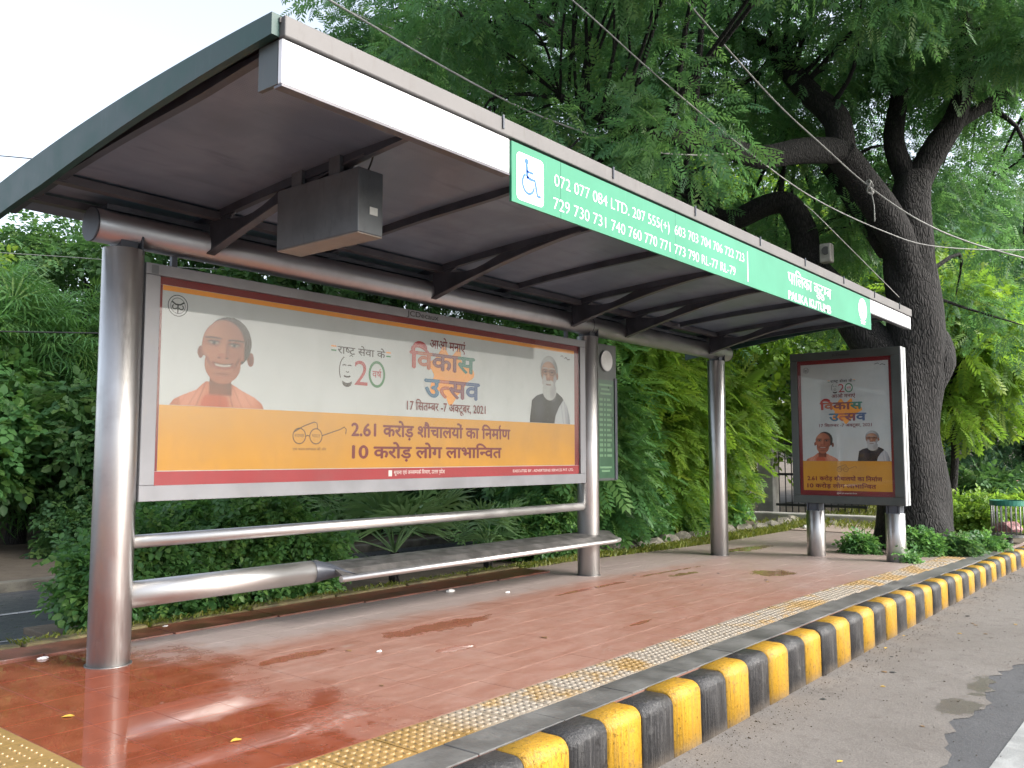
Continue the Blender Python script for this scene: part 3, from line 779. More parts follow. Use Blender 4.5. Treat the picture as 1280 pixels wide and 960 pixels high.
def twenty_logo(fr, u0, u1, v0, v1, d, par):
    """u0..u1 x v0..v1: heading line, outlined face, 20 with a word in the nought"""
    W = u1 - u0; H = v1 - v0
    text('lettering', 'राष~ट^ सेवा के', fr, u0 + .10 * W, u0 + .90 * W, v0 + .76 * H, .17 * H, d, M['p_dark'], par, .012)
    for s, m_, vv in ((0, 'p_orange', .90), (0, 'p_green', .80), (.92, 'p_orange', .90), (.92, 'p_green', .80)):
        rect('dash', fr, u0 + s * W, u0 + (s + .08) * W, v0 + vv * H, v0 + (vv + .035) * H, d, M[m_], par)
    fu = u0 + .25 * W; fv = v0 + .36 * H
    V, F = merge(stroke_data(ell(fu, fv, .115 * W, .34 * H, 12, 110, 215), .014 * W), stroke_data(ell(fu - .035 * W, fv + .1 * H, .035 * W, .03 * H, 6, 30, 160), .014 * W),
                 stroke_data(ell(fu + .05 * W, fv + .1 * H, .035 * W, .03 * H, 6, 30, 160), .014 * W), stroke_data([(fu - .01 * W, fv - .03 * H), (fu + .015 * W, fv - .05 * H), (fu + .04 * W, fv - .03 * H)], .012 * W),
                 stroke_data(ell(fu + .01 * W, fv - .13 * H, .05 * W, .03 * H, 8, 180, 360), .022 * W), stroke_data(ell(fu + .01 * W, fv - .22 * H, .08 * W, .14 * H, 9, 200, 340), [.01 * W, .03 * W, .045 * W, .05 * W, .05 * W, .05 * W, .045 * W, .03 * W, .01 * W]))
    print_mesh('face_outline', V, F, fr, d, M['p_dark'], par)
    text('numeral', '2', fr, u0 + .38 * W, u0 + .60 * W, v0 + .02 * H, .62 * H, d, M['p_red2'], par, 0, False)
    V, F = ring_data(u0 + .76 * W, v0 + .33 * H, .145 * W, .34 * H, .035 * W); print_mesh('numeral', V, F, fr, d, M['p_green'], par)
    text('lettering', 'वष`', fr, u0 + .68 * W, u0 + .84 * W, v0 + .25 * H, .16 * H, d, M['p_red2'], par, .01)
def festival_logo(fr, u0, u1, v0, v1, d, par):
    W = u1 - u0; H = v1 - v0
    blob = [(u0 + W * (.56 + .30 * math.cos(a) * (1 + .22 * math.sin(5 * a + 1))), v0 + H * (.46 + .44 * math.sin(a) * (1 + .25 * math.sin(7 * a)))) for a in np.linspace(0, 2 * math.pi, 60, endpoint=False)]
    V, F = [(u0 + W * .56, v0 + H * .46)] + blob, [(0, i + 1, (i + 1) % 60 + 1) for i in range(60)]
    print_mesh('colour_splash', V, F, fr, d, M['p_orange'], par)
    V, F = ring_data(u0 + .13 * W, v0 + .86 * H, .10 * W, .12 * H, .035 * W, 20, 0, 190); print_mesh('arch_mark', V, F, fr, d + .0008, M['p_red2'], par)
    text_tint('lettering', 'िवकास', fr, u0, u0 + .92 * W, v0 + .52 * H, .28 * H, d + .0016, VIK, par, .03)
    text_tint('lettering', 'िवकास', fr, u0, u0 + .92 * W, v0 + .52 * H, .28 * H, d + .0024, VIK, par, 0, .12)
    text_tint('lettering', 'उत~सव', fr, u0 + .20 * W, u1, v0 + .05 * H, .30 * H, d + .0016, UTS, par, .03)
    text_tint('lettering', 'उत~सव', fr, u0 + .20 * W, u1, v0 + .05 * H, .30 * H, d + .0024, UTS, par, 0, .12)
def glasses_mark(fr, u0, u1, v, r, d, par):
    c1 = u0 + r; c2 = u0 + 3.5 * r
    V, F = merge(ring_data(c1, v, r, r, r * .13, 24), ring_data(c2, v, r, r, r * .13, 24), stroke_data([(c1 + r, v), (c1 + 1.25 * r, v + .1 * r), (c2 - r, v)], r * .13),
                 stroke_data([(c1 - .9 * r, v + .4 * r), (c1 + .6 * r, v + 1.2 * r), (c2 - .3 * r, v + 1.75 * r), (c2 + .15 * r, v + 1.6 * r), (c2 + .2 * r, v + .9 * r)], r * .13),
                 stroke_data([(c2 + .95 * r, v + .1 * r), (u1 - 1.0 * r, v + .95 * r), (u1 - .4 * r, v + 1.25 * r), (u1 - .05 * r, v + .95 * r), (u1 - .15 * r, v + .35 * r)], r * .13))
    print_mesh('spectacles_mark', V, F, fr, d, M['p_brown'], par)
    text('lettering', 'स~वच~छ', fr, c1 - .7 * r, c1 + .7 * r, v - .15 * r, .38 * r, d, M['p_brown'], par)
    text('lettering', 'भारत', fr, c2 - .6 * r, c2 + .6 * r, v - .15 * r, .38 * r, d, M['p_brown'], par)

# ------------------------------------------------------------------ bus shelter
BY = 5.487; YF = 3.05
sh = empty('bus_shelter', (5.4, BY, 0))
tag(sh, 'long steel bus shelter with cantilevered curved roof on three round columns', 'bus shelter')
for cx, r in ((2.745, .127), (8.10, .122), (11.33, .122)):
    z0 = gz0(cx)
    V, F = tube_data([(cx, BY, z0 - .03), (cx, BY, 2.635)], [r, r], 40, 1); o = from_data('column', V, F, M['steel'], sh)
    o.data.polygons.foreach_set('use_smooth', [len(p.vertices) == 4 for p in o.data.polygons])
    c = tube('collar', [(cx, BY, z0 - .01), (cx, BY, z0 + .006)], r + .012, M['seat'], None, 40); c.parent = o
    box('neck', cx - .055, cx + .055, BY - .075, BY + .075, 2.63, 2.70, M['dark_metal'], sh)
    box('neck_plate', cx + .07, cx + .083, BY - .10, BY + .02, 2.60, 2.75, M['dark_metal'], sh)
tube('beam', [(2.53, BY, 2.765), (11.66, BY, 2.765)], .108, M['beam'], sh, 40)
tube('beam_cap', [(2.522, BY, 2.765), (2.534, BY, 2.765)], .110, M['dark_metal'], sh, 40)
tube('beam_cap', [(11.656, BY, 2.765), (11.668, BY, 2.765)], .110, M['dark_metal'], sh, 40)
tube('beam_joint', [(8.09, BY, 2.765), (8.10, BY, 2.765)], .1095, M['dark_metal'], sh, 40)
tube('back_rail', [(2.84, BY, .748), (8.0, BY, .748)], .043, M['steel_x'], sh, 28)
tube('seat_tube', [(2.84, BY, .412), (4.36, BY, .412)], .085, M['steel_x'], sh, 36)
# seat: the tube opens into a flat plate with a rolled front edge
prof = [(5.235, .350), (5.228, .368), (5.245, .388), (5.33, .428), (5.45, .452), (5.60, .455), (5.66, .448), (5.66, .436), (5.45, .436), (5.34, .412), (5.26, .372)]
V = []; F = []; xs = [4.42, 8.25, 8.40, 8.47]; ins = [0, 0, .03, .10]
for x, i_ in zip(xs, ins):
    for y, z in prof: V.append((x, y + (i_ if y < 5.35 else -i_ * .5 if y > 5.55 else 0), z))
n = len(prof)
for i in range(len(xs) - 1):
    for j in range(n): F.append((i * n + j, i * n + (j + 1) % n, (i + 1) * n + (j + 1) % n, (i + 1) * n + j))
F += [tuple(range(n)), tuple(range((len(xs) - 1) * n, len(xs) * n))[::-1]]
seat = from_data('seat', V, F, M['seat'], sh)
e_ = tube('seat_edge', [(4.40, 5.245, .366), (8.26, 5.245, .366), (8.40, 5.275, .370)], .024, M['steel_x'], None, 14); e_.parent = seat
V = []; F = []; m_ = 20
for k_, (x, f) in enumerate(((4.30, 0), (4.36, .1), (4.46, .5), (4.56, .95))):
    for a in np.linspace(0, 2 * math.pi, m_, endpoint=False):
        cy, cz = BY + .088 * math.cos(a), .412 + .088 * math.sin(a)
        fy, fz = 5.45 + .222 * math.cos(a), .438 + .018 * math.sin(a) - .05 * max(0, -math.cos(a))
        V.append((x - .08 * f * math.sin(a), cy + (fy - cy) * f, cz + (fz - cz) * f))
for i in range(3):
    for j in range(m_): F.append((i * m_ + j, i * m_ + (j + 1) % m_, (i + 1) * m_ + (j + 1) % m_, (i + 1) * m_ + j))
from_data('seat_transition', V, F, M['dark_metal'], sh, True)

# roof
def rz(y):            # underside-of-skin height over the depth of the roof
    t = (y - 3.05) / 3.0; return 3.150 - .205 * max(0, t) ** 2.1
RIBS = [2.24, 3.32, 4.43, 5.54, 6.615, 7.69, 8.80, 9.90, 10.97, 11.78]
ys = np.linspace(3.06, 5.98, 16)
for i in range(len(RIBS) - 1):
    x0, x1 = RIBS[i] + .012, RIBS[i + 1] - .012
    if abs(RIBS[i] - 9.90) < .01: x0 += .055
    pf = [(y, rz(y) - .05) for y in ys] + [(y, rz(y) - .03) for y in ys[::-1]]
    if abs(RIBS[i + 1] - 9.90) < .01: x1 -= .03
    extrude_profile('soffit_panel', pf, x0, x1, M['soffit'], sh)
yt = np.linspace(3.03, 6.05, 20)
pf = [(y, rz(y) + .0) for y in yt] + [(y, rz(y) + .022) for y in yt[::-1]]
extrude_profile('roof_sheet', pf, 2.16, 9.87, M['trim'], sh)
extrude_profile('roof_sheet', pf, 9.965, 11.86, M['trim'], sh)
for i, x in enumerate(RIBS):
    y1 = 3.07
    pf = [(y, rz(y) - .05 - .055 * min(1, (y - 3.0) / .8)) for y in np.linspace(y1, 5.95, 14)] + [(y, rz(y) - .045) for y in np.linspace(y1, 5.95, 14)[::-1]]
    extrude_profile('rib', pf, x - .022, x + .022, M['dark_metal'], sh)
    if i in (2, 4, 7):
        box('strut', x - .012, x + .012, BY - .05, BY - .02, 2.85, 3.0, M['dark_metal'], sh)
# cantilever brackets with an eye-shaped opening
def bracket(x):
    low = []; N_ = 18
    for t in np.linspace(0, 1, N_):
        y = 5.40 - t * 1.72; low.append((y, 2.705 + (rz(3.68) - .085 - 2.705) * (1 - (1 - t) ** 1.4)))
    top = [(y, rz(y) - .058) for y in np.linspace(3.68, 5.40, N_)][::-1]
    # eye between t=.18 and .50 as a slit: build the plate as strips around it
    V = []; F = []
    def strip(a, b):
        n0 = len(V)
        for (p, q) in zip(a, b):
            for dx in (-.011, .011): V.append((x + dx, *p)); V.append((x + dx, *q))
        for i in range(len(a) - 1):
            b0 = n0 + i * 4; F.extend([(b0, b0 + 4, b0 + 5, b0 + 1), (b0 + 2, b0 + 3, b0 + 7, b0 + 6), (b0, b0 + 2, b0 + 6, b0 + 4), (b0 + 1, b0 + 5, b0 + 7, b0 + 3)])
        F.append((n0, n0 + 1, n0 + 3, n0 + 2)); e0 = n0 + (len(a) - 1) * 4; F.append((e0, e0 + 2, e0 + 3, e0 + 1))
    lo = np.array(low); hi = np.array(top); t = np.linspace(0, 1, N_)
    eye = np.clip(np.sin(np.clip((t - .13) / .33, 0, 1) * math.pi), 0, 1)
    ctr = hi * .66 + lo * .34; hh = (hi - lo)[:, 1] * .29 * eye
    e1 = ctr.copy(); e1[:, 1] += hh; e2 = ctr.copy(); e2[:, 1] -= hh
    strip(hi, e1); strip(e2, lo)
    o = from_data('bracket', V, F, M['dark_metal'], sh)
    bm = bmesh.new(); bm.from_mesh(o.data); bmesh.ops.recalc_face_normals(bm, faces=bm.faces); bm.to_mesh(o.data); bm.free()
    Vf, Ff = [], []
    for p in low[:-1]:
        for dx in (-.032, .032): Vf += [(x + dx, p[0] - .0, p[1] - .008), (x + dx, p[0], p[1] + .002)]
    for i in range(len(low) - 2):
        a = i * 4; b = a + 4; Ff += [(a, a + 2, b + 2, b), (a + 1, b + 1, b + 3, a + 3), (a, b, b + 1, a + 1), (a + 2, a + 3, b + 3, b + 2)]
    f_ = from_data('flange', Vf, Ff, M['purlin']); f_.parent = o
for x in (3.32, 5.54, 7.69, 8.80, 10.97): bracket(x)
# long members over the beam
for y, z, h in ((5.30, rz(5.3) - .115, .05), (5.66, rz(5.66) - .115, .045)):
    extrude_profile('purlin', [(y - .035, z), (y + .035, z), (y + .035, z + h), (y - .035, z + h)], 2.2, 11.8, M['purlin'], sh)
box('saddle_bar', 2.6, 11.6, BY - .06, BY + .06, 2.872, 2.905, M['dark_metal'], sh)
for x in RIBS[1:-1]: box('saddle', x - .05, x + .05, BY - .045, BY + .045, 2.85, rz(BY) - .10, M['dark_metal'], sh)
# green end plates, front trim and fascia
def endplate(x0, x1):
    yy = np.linspace(3.04, 6.25, 24)
    pf = [(y, rz(y) + .035) for y in yy] + [(y, rz(y) - .062 - .105 * min(1, (y - 3.04) / 2.2)) for y in yy[::-1]]
    return extrude_profile('end_plate', pf, x0, x1, M['green_end'], sh)
endplate(2.125, 2.165); endplate(11.862, 11.90)
box('front_trim', 2.168, 11.858, 3.005, 3.055, 3.084, 3.178, M['trim'], sh, .006)
for x in (3.62, 4.75, 5.9, 7.1, 8.15, 9.25, 10.3, 11.3): box('trim_clip', x - .006, x + .006, 2.996, 3.004, 3.11, 3.188, M['dark_metal'], sh)
box('fascia_shadow_gap', 2.18, 11.85, 3.03, 3.06, 3.06, 3.085, M['black'], sh)
box('fascia_panel', 2.168, 3.70, 3.022, 3.05, 2.882, 3.078, M['white_fascia'], sh, .004)
box('fascia_panel', 10.17, 11.85, 3.022, 3.05, 2.93, 3.078, M['white_fascia'], sh, .004)
box('fascia_return', 2.168, 2.19, 3.052, 3.19, 2.885, 3.08, M['panel_frame'], sh)
box('fascia_backing', 3.70, 10.17, 3.03, 3.05, 2.90, 3.052, M['dark_metal'], sh)
box('fascia_lip', 2.168, 3.70, 3.02, 3.075, 2.868, 2.880, M['purlin'], sh)
box('fascia_lip', 10.17, 11.85, 3.02, 3.075, 2.915, 2.928, M['purlin'], sh)

# ------------------------------------------------------------------ green route sign on the fascia
SY = 3.018
sg = empty('route_sign', (6.9, SY, 2.72)); tag(sg, 'long green sign with bus route numbers and stop name along roof front', 'sign')
box('sign_board', 3.705, 4.172, SY - .008, SY + .008, 2.722, 3.068, M['sign'], sg)
box('sign_board', 4.175, 5.60, SY - .008, SY + .008, 2.722, 3.068, M['sign'], sg)
box('sign_board', 5.602, 10.16, SY - .008, SY + .008, 2.722, 3.068, M['sign'], sg)
FS = Frame((0, SY - .008, 0), (1, 0, 0), (0, -1, 0))
def rr(u0, u1, v0, v1, r, n=5):
    P = []
    for cx, cy, a in ((u1 - r, v1 - r, 0), (u0 + r, v1 - r, 90), (u0 + r, v0 + r, 180), (u1 - r, v0 + r, 270)):
        for t in np.linspace(a, a + 90, n): P.append((cx + r * math.cos(math.radians(t)), cy + r * math.sin(math.radians(t))))
    return P
sq = polyg('access_plate', FS, rr(3.748, 4.0, 2.745, 3.022, .03), .0015, M['p_sign_white'], sg)
V, F = merge(([(3.838 + .018 * math.cos(a), 2.982 + .018 * math.sin(a)) for a in np.linspace(0, 6.28, 16, endpoint=False)], [tuple(range(16))]),
             stroke_data([(3.838, 2.965), (3.842, 2.93), (3.846, 2.885)], .022), stroke_data([(3.840, 2.925), (3.87, 2.925), (3.905, 2.925)], .014),
             stroke_data([(3.840, 2.892), (3.88, 2.886), (3.915, 2.886), (3.930, 2.84), (3.940, 2.802), (3.955, 2.800), (3.972, 2.806)], .018),
             ring_data(3.855, 2.855, .062, .066, .016, 26, 120, 350))
print_mesh('access_symbol', V, F, FS, .003, M['p_blue'], sg)
text('lettering', '072 077 084 LTD. 207 555(+)  603 703 704 706 722 723', FS, 4.108, 6.775, 2.908, .074, .0016, M['p_sign_white'], sg, -.012, False)
text('lettering', '729 730 731 740 760 770 771 773 790 RL-77 RL-79', FS, 4.098, 6.60, 2.764, .074, .0016, M['p_sign_white'], sg, -.012, False)
rect('divider', FS, 6.838, 6.85, 2.755, 3.012, .0016, M['p_sign_white'], sg)
text('lettering', 'पािलका कुटुम~ब', FS, 7.725, 8.862, 2.885, .105, .0016, M['p_sign_white'], sg)
text('lettering', 'PALIKA KUTUMB', FS, 7.725, 8.842, 2.735, .080, .0016, M['p_sign_white'], sg, .006, False)
lg = print_mesh('tree_emblem', *merge((ell(9.87, 2.915, .14, .125, 28), [tuple(range(28))]), ([(9.77, 2.79), (9.97, 2.79), (9.93, 2.775), (9.81, 2.775)], [(0, 1, 2, 3)]), ([(9.80, 2.765), (9.94, 2.765), (9.94, 2.755), (9.80, 2.755)], [(0, 1, 2, 3)])), FS, .0016, M['p_sign_white'], sg)
print_mesh('tree_emblem_stem', *merge(stroke_data([(9.87, 2.95), (9.87, 2.87), (9.87, 2.79)], .014), stroke_data([(9.865, 2.90), (9.83, 2.85), (9.815, 2.79)], .014), stroke_data([(9.875, 2.90), (9.91, 2.85), (9.925, 2.79)], .014)), FS, .003, M['sign'], sg)

# ------------------------------------------------------------------ large billboard between two columns
PY = 5.45
bb = empty('billboard', (5.4, PY, 1.0)); tag(bb, 'wide framed advertising billboard with portraits between shelter columns', 'billboard')
box('case', 2.885, 7.955, PY + .004, PY + .12, 1.02, 2.56, M['panel_frame'], bb, .01)
fx0, fx1, fz0, fz1 = 2.869, 7.965, 1.005, 2.572; px0, px1, pz0, pz1 = 2.972, 7.866, 1.107, 2.497
for a in ((fx0, fx1, pz1, fz1), (fx0, fx1, fz0, pz0), (fx0, px0, pz0 + .001, pz1 - .001), (px1, fx1, pz0 + .001, pz1 - .001)):
    box('frame_bar', a[0], a[1], PY - .03, PY + .003, a[2], a[3], M['frame'], bb, .004)
for x in (3.1, 7.7): box('hanger', x - .02, x + .02, PY + .03, PY + .06, 2.55, 2.70, M['dark_metal'], bb)
FB = Frame((0, PY - .005, 0), (1, 0, 0), (0, -1, 0))
po = rect('poster', FB, px0, px1, pz0, pz1, 0, M['p_white'], bb)
E0 = .001
rect('red_border', FB, px0, px1, 2.445, pz1, E0, M['p_red'], po); rect('yellow_border', FB, px0 + .03, px1 - .085, 2.408, 2.443, E0, M['p_orange'], po)
rect('red_border', FB, px0, px0 + .028, 1.20, 2.444, E0, M['p_red'], po); rect('red_border', FB, px1 - .083, px1, 1.20, 2.444, E0, M['p_red'], po)
rect('yellow_band', FB, px0 + .029, px1 - .084, 1.203, 1.64, E0, M['p_yellow'], po); rect('rose_band', FB, px0, px1, pz0, 1.198, E0, M['p_red2'], po)
E1 = .002
emblem(FB, 3.113, 2.315, .074, E1, po)
portrait('portrait', portrait_robe, FB, 3.055, 3.828, 1.642, 2.285, E1, po, 150, 130)
portrait('portrait', portrait_vest, FB, 6.99, 7.705, 1.642, 2.355, E1, po, 140, 140)
twenty_logo(FB, 4.43, 5.07, 1.87, 2.20, E1, po)
text('lettering', 'आओ मनाएं', FB, 5.543, 6.012, 2.262, .075, E1, M['p_text'], po, .02)
festival_logo(FB, 5.30, 6.21, 1.80, 2.32, E1, po)
text('lettering', '17 िसतम~बर -7 अक~टूबर, 2021', FB, 5.265, 6.30, 1.70, .07, E1 + .003, M['p_text'], po, .015)
text('lettering', '2.61 करोड़ शौचालयों का िनमा`ण'.replace('ड़', '\u095c'), FB, 4.652, 6.675, 1.464, .094, E1, M['p_text'], po, .030)
text('lettering', '10 करोड़ लोग लाभािन~वत'.replace('ड़', '\u095c'), FB, 4.664, 6.54, 1.283, .094, E1, M['p_text'], po, .030)
glasses_mark(FB, 4.075, 4.60, 1.452, .063, E1, po)
text('lettering', 'एक कदम स~वच~छता की ओर', FB, 4.078, 4.397, 1.343, .018, E1, M['p_brown'], po)
rect('mark', FB, 5.06, 5.10, 1.13, 1.18, E1, M['p_light'], po)
text('lettering', 'सूचना एवं जनसम~पक` िवभाग, उत~तर प^देश', FB, 5.12, 5.745, 1.145, .03, E1, M['p_light'], po)
text('lettering', 'EXECUTED BY : ADVERTISING SERVICES PVT. LTD.', FB, 6.72, 7.76, 1.14, .026, E1, M['p_light'], po, 0, False)
V, F = merge(stroke_data([(7.53, 2.36), (7.56, 2.375), (7.58, 2.355)], .008), stroke_data([(7.60, 2.345), (7.63, 2.36), (7.66, 2.335), (7.70, 2.345)], .012)); print_mesh('flag_mark', V, F, FB, E1, M['p_dark'], po)
text('lettering', 'JCDecaux', Frame((0, PY - .03, 0), (1, 0, 0), (0, -1, 0)), 5.235, 5.624, 2.514, .046, .001, M['p_black'], bb, .012, False)
rect('plain_sticker', Frame((0, PY - .03, 0), (1, 0, 0), (0, -1, 0)), 2.905, 2.955, 2.50, 2.56, .001, M['box_grey'], bb)
box('glass_pane', px0, px1, PY - .0205, PY - .0165, pz0, pz1, M['glass'], bb)

# ------------------------------------------------------------------ timetable panel beside the second column
ip = empty('timetable_panel', (8.45, BY, 1.0)); tag(ip, 'narrow green timetable panel with round disc beside middle column', 'information panel')
box('board_case', 8.245, 8.655, BY - .03, BY + .05, 1.02, 2.585, M['panel_frame'], ip, .006)
FI = Frame((0, BY - .03, 0), (1, 0, 0), (0, -1, 0))
bd = rect('timetable', FI, 8.26, 8.60, 1.05, 2.17, .002, M['tt_green'], ip)
for i in range(12):
    v = 1.93 - i * .058; c = .028 if i not in (9, 10) else .036
    V, F = merge(*[([(u, v), (u + w_, v), (u + w_, v + c), (u, v + c)], [(0, 1, 2, 3)]) for u, w_ in ((8.29, .07), (8.385, .035), (8.445, .1 if i % 3 else .07))])
    print_mesh('timetable_row', V, F, FI, .0035, M['tt_text'], bd)
for v, a, b in ((2.10, 8.29, 8.56), (2.05, 8.33, 8.50), (2.00, 8.31, 8.53), (1.16, 8.29, 8.54), (1.12, 8.33, 8.50)):
    rect('timetable_row', FI, a, b, v, v + .022, .0035, M['tt_text'], bd)
dk = tube('disc', [(8.43, BY - .045, 2.39), (8.43, BY - .03, 2.39)], .115, M['steel'], ip, 32)
tube('disc_rim', [(8.43, BY - .05, 2.39), (8.43, BY - .028, 2.39)], .122, M['frame'], ip, 32)
dk.location.y -= .006
box('side_strip', 8.605, 8.655, BY - .042, BY - .031, 1.03, 2.20, M['dark_metal'], ip)

# ------------------------------------------------------------------ display box hung under the first bracket
db = empty('display_box', (3.34, 4.15, 2.58)); tag(db, 'dark grey electronic display box hanging under roof bracket', 'display box')
box('case', 3.25, 3.44, 3.775, 4.545, 2.585, 2.965, M['box_grey'], db, .006)
box('base_plate', 3.252, 3.438, 3.78, 4.54, 2.578, 2.584, M['box_under'], db)
for y in (4.02, 4.38): box('hanger', 3.27, 3.30, y - .05, y + .05, 2.96, 3.10, M['box_grey'], db)
for y in (4.02, 4.38): box('hanger', 3.345, 3.375, y - .05, y + .05, 2.96, 3.10, M['box_grey'], db)
box('rating_plate', 3.335, 3.395, 3.770, 3.774, 2.70, 2.745, M['sticker'], db)
tube('wire', [(3.36, 3.84, 2.95), (3.37, 3.80, 3.03), (3.34, 3.74, 3.10), (3.30, 3.70, 3.11)], .006, M['cable_dark'], db, 8, 5)

# ------------------------------------------------------------------ free-standing advertising panel
PX = 12.1; pz = gz0(PX)
ap = empty('advertising_panel', (PX, 3.98, pz)); tag(ap, 'free-standing upright advertising panel on two steel legs beside kerb', 'advertising panel')
for y in (4.46, 3.40):
    o = tube('leg', [(PX + .13, y, pz - .02), (PX + .13, y, .545)], .124, M['steel'], ap, 32)
    box('leg_neck', PX + .04, PX + .22, y - .055, y + .055, .54, .66, M['dark_metal'], ap)
    box('leg_neck', PX + .03, PX + .23, y + .065, y + .085, .54, .66, M['dark_metal'], ap)
    box('leg_neck', PX + .03, PX + .23, y - .085, y - .065, .54, .66, M['dark_metal'], ap)
box('case', PX + .06, PX + .20, 3.25, 4.71, .66, 2.735, M['dark_metal'], ap)
y0, y1, z0, z1 = 3.235, 4.72, .65, 2.745; a0, a1, b0, b1 = 3.355, 4.625, .757, 2.635
for q in ((y0, y1, b1, z1), (y0, y1, z0, b0), (y0, a0, b0 + .001, b1 - .001), (a1, y1, b0 + .001, b1 - .001)):
    box('frame_bar', PX, PX + .058, q[0], q[1], q[2], q[3], M['panel_frame'], ap, .005)
box('edge_strip', PX + .002, PX + .10, y0 - .012, y0 - .001, z0, z1, M['alu'], ap); box('edge_strip', PX + .13, PX + .22, y0 - .012, y0 + .02, z0, z1, M['alu'], ap)
box('back_door', PX + .202, PX + .23, y0, y1, z0, z1, M['panel_frame'], ap, .005)
FP = Frame((PX + .03, 0, 0), (0, -1, 0), (-1, 0, 0))
pp = rect('poster', FP, -a1, -a0, b0, b1, 0, M['p_red'], ap)
L, R_ = -4.577, -3.392
rect('white_field', FP, L, R_, 1.232, 2.577, E0, M['p_white'], pp); rect('yellow_band', FP, L, R_, .827, 1.23, E0, M['p_yellow'], pp)
emblem(FP, L + .075, 2.50, .042, E1, pp)
twenty_logo(FP, -4.202, -3.827, 2.17, 2.355, E1, pp)
text('lettering', 'आओ मनाएं', FP, -4.153, -3.834, 2.10, .045, E1, M['p_text'], pp, .02)
festival_logo(FP, -4.315, -3.70, 1.765, 2.10, E1, pp)
text('lettering', '17 िसतम~बर -7 अक~टूबर, 2021', FP, -4.335, -3.629, 1.70, .038, E1, M['p_text'], pp, .015)
portrait('portrait', portrait_robe, FP, -4.545, -4.075, 1.233, 1.635, E1, pp, 100, 90)
portrait('portrait', portrait_vest, FP, -3.83, -3.405, 1.233, 1.645, E1, pp, 100, 100)
glasses_mark(FP, -4.112, -3.847, 1.12, .035, E1, pp)
text('lettering', '2.61 करोड़ शौचालयों का िनमा`ण'.replace('ड़', '\u095c'), FP, -4.52, -3.519, .965, .05, E1, M['p_text'], pp, .03)
text('lettering', '10 करोड़ लोग लाभािन~वत'.replace('ड़', '\u095c'), FP, -4.523, -3.60, .865, .05, E1, M['p_text'], pp, .03)
text('lettering', 'सूचना एवं जनसम~पक` िवभाग', FP, -4.12, -3.85, .785, .015, E1, M['p_light'], pp)
V, F = merge(stroke_data([(-3.57, 2.53), (-3.53, 2.545), (-3.51, 2.53)], .006), stroke_data([(-3.50, 2.52), (-3.47, 2.53), (-3.43, 2.515)], .008)); print_mesh('flag_mark', V, F, FP, E1, M['p_dark'], pp)
text('lettering', 'JCDecaux', Frame((PX, 0, 0), (0, -1, 0), (-1, 0, 0)), -4.124, -3.887, 2.676, .032, .001, M['p_black'], ap, .012, False)
box('glass_pane', PX + .018, PX + .022, a0, a1, b0, b1, M['glass'], ap)

# ------------------------------------------------------------------ vegetation helpers
def T_pinnate(pairs=6, ll=.30, lw=.085, ang=58, droop=.18):
    V = []; F = []
    def leaf(bx, by, bz, dx, dy, dz, L_, W_):
        n0 = len(V); px_, py_ = -dy, dx
        V.extend([(bx, by, bz), (bx + dx * L_ * .45 + px_ * W_ / 2, by + dy * L_ * .45 + py_ * W_ / 2, bz + dz * L_ * .35), (bx + dx * L_, by + dy * L_, bz + dz * L_), (bx + dx * L_ * .45 - px_ * W_ / 2, by + dy * L_ * .45 - py_ * W_ / 2, bz + dz * L_ * .35)])
        F.append((n0, n0 + 1, n0 + 2, n0 + 3))
    for i in range(pairs):
        t = .15 + .8 * i / (pairs - 1); z = -droop * t * t; a = math.radians(ang - 18 * t); k_ = ll * (1 - .35 * abs(t - .45))
        for s in (-1, 1): leaf(t, 0, z, math.cos(a), s * math.sin(a), -.30, k_, lw)
    leaf(.97, 0, -droop, 1, 0, -.3, ll * .8, lw)
    return np.array(V), np.array(F)
def T_twig(nl=6, L_=.42, W_=.26, fold=.06):
    V = []; F = []
    for i in range(nl):
        t = .15 + .8 * i / (nl - 1); s = 1 if i % 2 else -1; a = math.radians(55 - 45 * (i == nl - 1)) * s
        d = np.array((math.cos(a), math.sin(a), -.25 + .15 * math.sin(i * 2.1))); p = np.array((-math.sin(a), math.cos(a), 0)); b = np.array((t, 0, -.1 * t * t)); n0 = len(V); up = np.array((0, 0, fold))
        k_ = L_ * (.75 + .25 * math.sin(i * 1.7 + 1))
        V += [b, b + d * k_ * .35 + p * W_ / 2 + up, b + d * k_ * .75 + p * W_ * .36 + up * .7, b + d * k_, b + d * k_ * .75 - p * W_ * .36 + up * .7, b + d * k_ * .35 - p * W_ / 2 + up]
        F += [(n0, n0 + 1, n0 + 2, n0 + 3), (n0, n0 + 3, n0 + 4, n0 + 5)]
    return np.array(V), np.array(F)
def T_blades(nl=7):
    V = []; F = []
    for i in range(nl):
        a = -1.1 + 2.2 * i / (nl - 1); n0 = len(V); d = np.array((math.cos(a), math.sin(a), .15)); p = np.array((-math.sin(a), math.cos(a), 0))
        V += [d * .05, d * .5 + p * .035 + (0, 0, .1), d * 1.0 + np.array((0, 0, -.22)), d * .5 - p * .035 + (0, 0, .1)]; F.append((n0, n0 + 1, n0 + 2, n0 + 3))
    return np.array(V), np.array(F)
TPL = {'neem': T_pinnate(6, .34, .10), 'senna': T_pinnate(7, .34, .125, 66, .30), 'twig': T_twig(), 'big': T_twig(5, .60, .40), 'blade': T_blades(), 'coarse': T_twig(5, .55, .34)}

